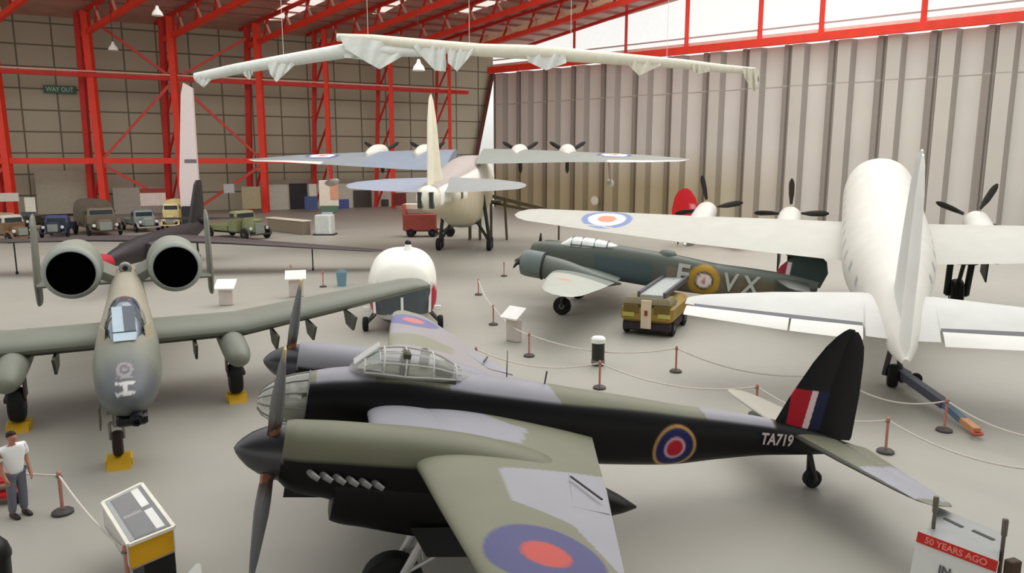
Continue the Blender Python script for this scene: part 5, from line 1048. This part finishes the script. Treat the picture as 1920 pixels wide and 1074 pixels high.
# ================================================================== DISPLAY CASE with yellow end
z = 1.0
Ac, Bc, Cc, Dc = G(192, 943, 1.12), G(265, 907, 1.12), G(326, 988, .98), G(241, 1022, .98)
ctr = (Ac + Bc + Cc + Dc) / 4
r = empty('display_case', (ctr[0], ctr[1], 0), 0, 'glass-topped display case with yellow front and black pedestal', 'display case')
q = [p - np.array((ctr[0], ctr[1], 0)) for p in (Ac, Bc, Cc, Dc)]
dn = np.array((0, 0, -.44))
b = MB(); b.prism([q[3], q[2], q[2] + dn, q[3] + dn], (q[0] - q[3]) * .03); b.build('front_panel', YEL, r, smooth=False, col=None).__setitem__('label', 'yellow front panel')
b = MB(); b.prism([q[3] + dn, q[2] + dn, q[1] + dn, q[0] + dn], (0, 0, .03)); b.prism([q[0], q[3], q[3] + dn, q[0] + dn], (q[1] - q[0]) * .03); b.prism([q[1], q[2], q[2] + dn, q[1] + dn], (q[0] - q[1]) * .03); b.prism([q[0], q[1], q[1] + dn, q[0] + dn], (q[3] - q[0]) * .03); b.build('case_sides', mat('case_white', (214, 214, 208), .4), r, smooth=False)
b = MB()
for i in range(4): b.bar(q[i], q[(i + 1) % 4], .06, .05)
b.build('top_rim', mat('rim_cream', (240, 236, 220), .4), r, smooth=False)
L_ = lambda a, c_: q[0] * (1 - a) * (1 - c_) + q[1] * a * (1 - c_) + q[2] * a * c_ + q[3] * (1 - a) * c_   # a: left-right, c_: back-front
b = MB(); b.prism([L_(.04, .03), L_(.96, .03), L_(.96, .97), L_(.04, .97)], (0, 0, -.03)); b.build('exhibit_tray', mat('tray_brown', (58, 47, 43), .5), r, smooth=False)
for (a0, a1, c0, c1, cl, nm) in ((.2, .62, .08, .46, (62, 46, 44), 'photograph'), (.2, .62, .53, .93, (58, 52, 52), 'photograph'), (.67, .86, .05, .44, (244, 242, 236), 'caption_card'), (.67, .86, .52, .92, (244, 242, 236), 'caption_card'), (.06, .15, .04, .96, (150, 152, 152), 'side_strip'), (.2, .62, .465, .52, (140, 126, 118), 'divider')):
    b = MB(); b.prism([L_(a0, c0), L_(a1, c0), L_(a1, c1), L_(a0, c1)], (0, 0, .012)); b.build(nm, mat('case_%d_%d' % (cl[0], cl[2]), cl, .5), r, smooth=False)
b = MB(); b.prism([L_(.02, .02) + (0, 0, .03), L_(.98, .02) + (0, 0, .03), L_(.98, .98) + (0, 0, .03), L_(.02, .98) + (0, 0, .03)], (0, 0, .008)); b.build('glass_lid', PANE, r, smooth=False)
pc = (L_(.62, .85)); b = MB(); P_ = [L_(.3, .5), L_(1.0, .5), L_(1.0, .97), L_(.3, .97)]
b.prism([np.array((p[0], p[1], 0)) for p in P_], (0, 0, .64)); b.build('pedestal', BLACK, r, smooth=False)
# white pointed notice at the bottom edge
g = G(378, 1140); r = empty('notice_board', (g[0], g[1], 0), -.2, 'white notice with a pointed top, just showing at the bottom edge of the picture', 'notice board')
tz = 1.0
pk = D(374, 1056, g[1]); tz = pk[2]
b = MB(); b.prism([(-.3, -.62, tz - .62), (.3, -.62, tz - .62), (.3, -.36, tz - .36), (0.03, 0, tz), (-.03, 0, tz), (-.3, -.36, tz - .36)], (0, .03, -.03)); b.build('board', WHITE, r, smooth=False); b = MB(); b.tube((0, -.3, 0), (0, -.3, tz - .34), .03); b.lathe([(0, .18), (.03, .18), (.05, .05)], (0, -.3, 0), (0, 0, 1), 18); b.build('stand', DGREY, r)
# ================================================================== SIGN bottom right: red header
zt_ = 1.35
TL, TR = G(1722, 997, zt_), G(1872, 1053, zt_)
e1 = TR - TL; wS = np.linalg.norm(e1); e1 /= wS
r = empty('sign_board', (TL[0], TL[1], 0), math.atan2(e1[1], e1[0]), 'white sign board with red header strip and pink lettering, bottom right corner', 'sign')
lean = .25
up = np.array((0, lean, .97)); up /= np.linalg.norm(up)
def sp_(x, h): # h measured down from top
    return np.array((x, 0, zt_)) - up * h
nS = np.cross((1, 0, 0), up)
b = MB(); b.prism([sp_(0, .95), sp_(wS, .95), sp_(wS, 0), sp_(0, 0)], -nS * -.03 * -1); b.build('board', mat('sign_white', (232, 232, 226), .5, var=.03), r, smooth=False)
off = nS * .012
b = MB(); b.prism([sp_(0, .15) + off, sp_(wS, .15) + off, sp_(wS, -.01) + off, sp_(0, -.01) + off], nS * .008); b.build('header_strip', mat('header_red', (204, 46, 34), .5), r, smooth=False)
V_, F_ = place_text('50 YEARS AGO', .13, sp_(wS / 2, .075) + nS * .024, (1, 0, 0), up, wS / 1.08 * .98); obj('header_lettering', V_, F_, mat('letter_pink', (250, 140, 130), .5), r, None, False)
V_, F_ = place_text('ON', .2, sp_(wS * .40, .36) + nS * .016, (1, 0, 0), up, 1.0)
V_, F_ = place_text('IN', .17, sp_(wS * .42, .42) + nS * .016, (1, 0, 0), up, 1.0); obj('body_lettering', V_, F_, mat('letter_grey', (92, 90, 92), .6), r, None, False)
for x in (.12, wS - .1):
    b = MB(); b.tube((x, .4, 0), (x, .06, zt_ - .12), .025); b.build('leg', DGREY, r)
b = MB(); b.box((wS / 2, .42, .02), (wS, .1, .04)); b.build('foot_rail', DGREY, r)
# metal rods and brown block beside the sign
PR = [((1756, 930), 1.52, 'thin grey metal post left of the slotted grey panel', .85, 8.2), ((1886, 972), 1.5, 'thin grey metal post right of the slotted grey panel, above the brown block', .85, 8.0)]
for (u, v), h, lab, dep, _ in PR:
    g = G(u, v, h); o = empty('metal_post', (g[0], g[1], 0), 0, lab, 'post'); b = MB(); b.lathe([(0, .03), (h - .3, .03), (h - .28, .042), (h - .02, .045), (h, .03)], (0, 0, 0), (0, 0, 1), 14); b.build('rod', mat('rod_grey', (118, 112, 102), .4, .3), o); b = MB(); b.lathe([(0, .13), (.03, .13), (.05, .04)], (0, 0, 0), (0, 0, 1), 16); b.build('foot', DGREY, o)
g = G(1884, 1040, 1.0); r = empty('wooden_block', (g[0], g[1] - .03, 0), .3, 'dark brown wooden block post at the right of the sign board', 'post')
b = MB(); b.box((0, -.12, .5), (.2, .14, 1.0), bev=.015); b.build('post', mat('block_brown', (74, 56, 40), .7), r); b = MB(); b.box((0, -.12, .02), (.4, .3, .04), bev=.01); b.build('foot', DGREY, r)
# slotted grey panel
hz = .95
Q = [G(1758, 950, hz), G(1880, 1000, hz), G(1872, 1052, hz), G(1735, 1002, hz)]
ctr = sum(Q) / 4; r = empty('slotted_cabinet', (ctr[0], ctr[1], 0), 0, 'grey cabinet top with two dark slots, behind the red-headed sign', 'cabinet')
q2 = [p - np.array((ctr[0], ctr[1], 0)) for p in Q]
b = MB(); b.prism([p - np.array((0, 0, .06)) for p in q2], (0, 0, .06)); b.build('top', mat('cabinet_grey', (150, 152, 150), .4), r, smooth=False)
b = MB(); b.prism([np.array((p[0] * .9, p[1] * .9, 0)) for p in q2], (0, 0, hz - .06)); b.build('body', mat('cabinet_body', (136, 136, 130), .5), r, smooth=False)
for (a, c) in (((1770, 971), (1805, 988)), ((1824, 994), (1864, 1012))):
    p, s_ = G(*a, hz + .004), G(*c, hz + .004); b = MB(); b.bar(p - np.array((ctr[0], ctr[1], 0)), s_ - np.array((ctr[0], ctr[1], 0)), .07, .012); b.build('slot', mat('slot_dark', (66, 68, 66), .7), r, smooth=False)
# ================================================================== BLACK BIN at the left edge
g = G(-12, 1130); r = empty('litter_bin', (g[0] - .02, g[1] + .05, 0), 0, 'black dome-topped litter bin cut by the lower left corner', 'bin')
b = MB(); b.lathe([(0, .25), (.02, .27), (.75, .29), (.76, .3)], (0, 0, 0), (0, 0, 1), 28); b.build('bin_body', BLACK, r); b = MB(); b.lathe([(0, .31), (.06, .31), (.2, .27), (.32, .18), (.38, .05)], (0, 0, .74), (0, 0, 1), 28); b.build('dome_lid', BLACK, r)
# ================================================================== RED PUSHCHAIR
g = G(6, 936); r = empty('pushchair', (g[0], g[1], 0), .5, 'red pushchair with pale seat cloth, left of the man in the white shirt', 'pushchair')
PRD = mat('pram_red', (196, 38, 40), .5)
b = MB(); b.prism([(-.24, -.22, .42), (.24, -.22, .42), (.24, .2, .36), (-.24, .2, .36)], (0, 0, .06)); b.build('seat', PRD, r, smooth=False); b = MB(); b.prism([(-.24, .2, .4), (.24, .2, .4), (.24, .34, .98), (-.24, .34, .98)], (0, -.04, 0)); b.build('backrest', mat('pram_pink', (226, 132, 120), .7), r, smooth=False)
b = MB(); b.bar((-.27, .24, .7), (.27, .24, .7), .05); b.bar((-.27, .3, .95), (.27, .3, .95), .06); b.build('back_straps', PRD, r)
for sd in (-1, 1):
    b = MB(); b.path([(sd * .27, -.36, .14), (sd * .27, -.1, .4), (sd * .27, .3, .78), (sd * .27, .5, 1.05), (sd * .27, .56, 1.06)], .018, 8); b.build('side_frame', PRD, r); b = MB(); b.path([(sd * .27, .34, .14), (sd * .27, -.05, .42)], .018, 8); b.build('rear_leg', PRD, r)
    for y in (-.36, .34): b = MB(); b.lathe([(-.03, .05), (-.03, .1), (0, .12), (.03, .1), (.03, .05)], (sd * .3, y, .12), (1, 0, 0), 16); b.build('wheel', RUBBER, r)
b = MB(); b.prism([(-.24, -.34, .14), (.24, -.34, .14), (.24, -.1, .16), (-.24, -.1, .16)], (0, 0, .08)); b.build('footrest', PRD, r, smooth=False); b = MB(); b.prism([(-.22, -.1, .17), (.22, -.1, .17), (.22, .28, .2), (-.22, .28, .2)], (0, 0, .04)); b.build('luggage_tray', mat('tray_tan', (150, 120, 90)), r, smooth=False)
# ================================================================== MAN in white shirt
def skin_mesh(name, joints, edges, m, parent, lev=2, root=0):
    me = bpy.data.meshes.new(name); me.from_pydata([j[:3] for j in joints], edges, []); me.materials.append(m)
    o = bpy.data.objects.new(name, me); COL.objects.link(o); o.parent = parent
    md = o.modifiers.new('skin', 'SKIN'); md.use_smooth_shade = True
    for i, j in enumerate(joints):
        v = me.skin_vertices[0].data[i]; rr = j[3]; v.radius = rr if isinstance(rr, tuple) else (rr, rr); v.use_root = (i == root)
    sb = o.modifiers.new('sub', 'SUBSURF'); sb.levels = lev; sb.render_levels = lev
    return o
g = G(37, 966)
mn = empty('person', (g[0], g[1], 0), -.5, 'man with dark hair in a white short-sleeved shirt and grey trousers, standing in profile', 'person')
SK = mat('skin_tone', (186, 128, 104), .6, var=.04); SHT = mat('shirt_white', (238, 238, 236), .8, var=.03); TRS = mat('trouser_grey', (112, 114, 126), .85, var=.08); HR = mat('hair_dark', (44, 32, 28), .8); SHO = mat('shoe_black', (40, 36, 34), .5)
# faces +x
J = [(0, 0, .93, (.1, .13)), (0, 0, 1.12, (.1, .13)), (.01, 0, 1.34, (.12, .18)), (0, 0, 1.46, (.07, .08)), (.02, 0, 1.52, .055), (.03, 0, 1.58, .05),
     (0, .2, 1.42, .055), (-.01, .245, 1.16, .043), (.1, .23, .93, .033), (.15, .22, .84, .036),
     (0, -.2, 1.42, .055), (-.02, -.245, 1.16, .043), (.09, -.24, .93, .033), (.14, -.23, .84, .036),
     (0, .095, .86, .09), (.02, .1, .48, .06), (-.02, .105, .09, .042), (.12, .12, .04, .036),
     (0, -.095, .86, .09), (.0, -.1, .48, .06), (-.04, -.105, .09, .042), (.1, -.12, .04, .036)]
Ed = [(0, 1), (1, 2), (2, 3), (3, 4), (4, 5), (2, 6), (6, 7), (7, 8), (8, 9), (2, 10), (10, 11), (11, 12), (12, 13), (0, 14), (14, 15), (15, 16), (16, 17), (0, 18), (18, 19), (19, 20), (20, 21)]
for (sy, k0) in ((1, 9), (-1, 13)):
    base = J[k0]
    for n_, (dx, dy, dz, rr) in enumerate(((.035, -.02, -.075, .0095), (.03, -.005, -.085, .0095), (.018, .01, -.08, .009), (.005, .02, -.065, .008))):
        i = len(J); J.append((base[0] + dx * .5, base[1] + sy * dy * .6, base[2] - .045, .0105)); J.append((base[0] + dx, base[1] + sy * dy, base[2] + dz, rr)); J.append((base[0] + dx * .8, base[1] + sy * dy - sy * .012, base[2] + dz - .03, rr * .85)); Ed += [(k0, i), (i, i + 1), (i + 1, i + 2)]
    i = len(J); J.append((base[0] + .045, base[1] - sy * .02, base[2] - .02, .011)); J.append((base[0] + .06, base[1] - sy * .03, base[2] - .055, .009)); Ed += [(k0, i), (i, i + 1)]
body = skin_mesh('body', J, Ed, SK, mn)
hd = MB()
V_, F_ = loft([(1.53, 0, .05, .05, .05), (1.56, .01, .062, .075, .07), (1.6, .015, .072, .092, .085), (1.645, .012, .077, .1, .1), (1.69, .004, .074, .095, .102), (1.73, -.004, .058, .072, .082), (1.755, -.006, .02, .03, .03)], 24, 24)
V_ = np.stack([V_[:, 2] + .035, V_[:, 1], V_[:, 0]], 1); hd.add(V_, [f[::-1] for f in F_])
hd.prism([(.13, -.014, 1.615), (.13, .014, 1.615), (.13, 0, 1.665)], (.03, 0, -.008)); hd.ball((.13, .0, 1.585), (.012, .028, .009)); hd.ball((.02, .078, 1.64), (.022, .012, .032)); hd.ball((.02, -.078, 1.64), (.022, .012, .032))
h_ = hd.build('head', SK, mn)
b = MB(); b.ball((.124, .03, 1.652), (.01, .014, .009)); b.build('eye', HR, h_); b = MB(); b.ball((.124, -.03, 1.652), (.01, .014, .009)); b.build('eye', HR, h_)
b = MB(); V_, F_ = loft([(1.6, -.035, .06, .03, .058), (1.65, -.02, .083, .06, .09), (1.7, -.004, .085, .1, .107), (1.745, -.004, .066, .085, .09), (1.778, -.004, .02, .03, .03)], 16, 22); V_ = np.stack([V_[:, 2] + .03, V_[:, 1], V_[:, 0]], 1); b.add(V_, [f[::-1] for f in F_]); b.build('hair', HR, mn)
sj = [(0, 0, .8, (.155, .19)), (0, 0, 1.12, (.14, .175)), (.01, 0, 1.33, (.15, .215)), (0, 0, 1.465, (.09, .105)), (0, .21, 1.415, .092), (-.01, .245, 1.2, .076), (0, -.21, 1.415, .092), (-.02, -.25, 1.2, .076)]
skin_mesh('shirt', sj, [(0, 1), (1, 2), (2, 3), (2, 4), (4, 5), (2, 6), (6, 7)], SHT, mn)
tj = [(0, 0, 1.06, (.135, .168)), (0, .09, .84, .108), (.02, .1, .48, .085), (-.015, .105, .08, .075), (0, -.09, .84, .108), (0, -.1, .48, .085), (-.035, -.105, .08, .075)]
skin_mesh('trousers', tj, [(0, 1), (1, 2), (2, 3), (0, 4), (4, 5), (5, 6)], TRS, mn)
for y, x in ((.11, .05), (-.11, .03)):
    b = MB(); V_, F_ = loft([(-.13, .05, .03, .03, .05), (-.1, .055, .045, .05, .055), (0, .05, .048, .05, .05), (.1, .04, .05, .03, .04), (.17, .035, .03, .015, .035)], 14, 18, 2.6); V_[:, 0] += x; V_[:, 1] += y; b.add(V_, F_); b.build('shoe', SHO, mn)
# ------------------------------------------------------------------ camera, world
cam = bpy.data.cameras.new('camera'); cam.sensor_width = 36; cam.lens = F / 1920 * 36; cam.clip_end = 500
co = bpy.data.objects.new('camera', cam); COL.objects.link(co); co.location = (0, 0, H); co.rotation_euler = (PI / 2 - P0, 0, 0); S.camera = co
w = bpy.data.worlds.new('sky'); S.world = w; w.use_nodes = True
nt = w.node_tree; bg = nt.nodes['Background']
tc = nt.nodes.new('ShaderNodeTexCoord'); sp = nt.nodes.new('ShaderNodeSeparateXYZ'); cr = nt.nodes.new('ShaderNodeValToRGB')
nt.links.new(tc.outputs['Generated'], sp.inputs[0]); nt.links.new(sp.outputs['Z'], cr.inputs['Fac']); nt.links.new(cr.outputs['Color'], bg.inputs['Color'])
e = cr.color_ramp.elements; e[0].position = 0; e[0].color = (.8, .8, .77, 1); e[1].position = .75; e[1].color = (1.35, 1.36, 1.38, 1)
x = cr.color_ramp.elements.new(.1); x.color = (1.35, 1.35, 1.3, 1)
bg.inputs['Strength'].default_value = .85
sl = bpy.data.lights.new('daylight', 'SUN'); sl.energy = 1.3; sl.angle = math.radians(50); sl.color = (1, .98, .93)
so = bpy.data.objects.new('daylight', sl); COL.objects.link(so); so.location = (20, 40, 60); so.rotation_euler = Vector((-.42, -.5, -1.0)).to_track_quat('-Z', 'Y').to_euler()
al = bpy.data.lights.new('roof_lighting', 'AREA'); al.shape = 'RECTANGLE'; al.size = 64; al.size_y = 38; al.energy = 6800; al.color = (1, .985, .94)  # unseen fill lamp added to brighten the far half of the floor
ao = bpy.data.objects.new('roof_lighting', al); COL.objects.link(ao); ao.location = (4, 62, 28)
S.view_settings.view_transform = 'Standard'; S.view_settings.look = 'None'; S.view_settings.exposure = 0; S.view_settings.gamma = 1
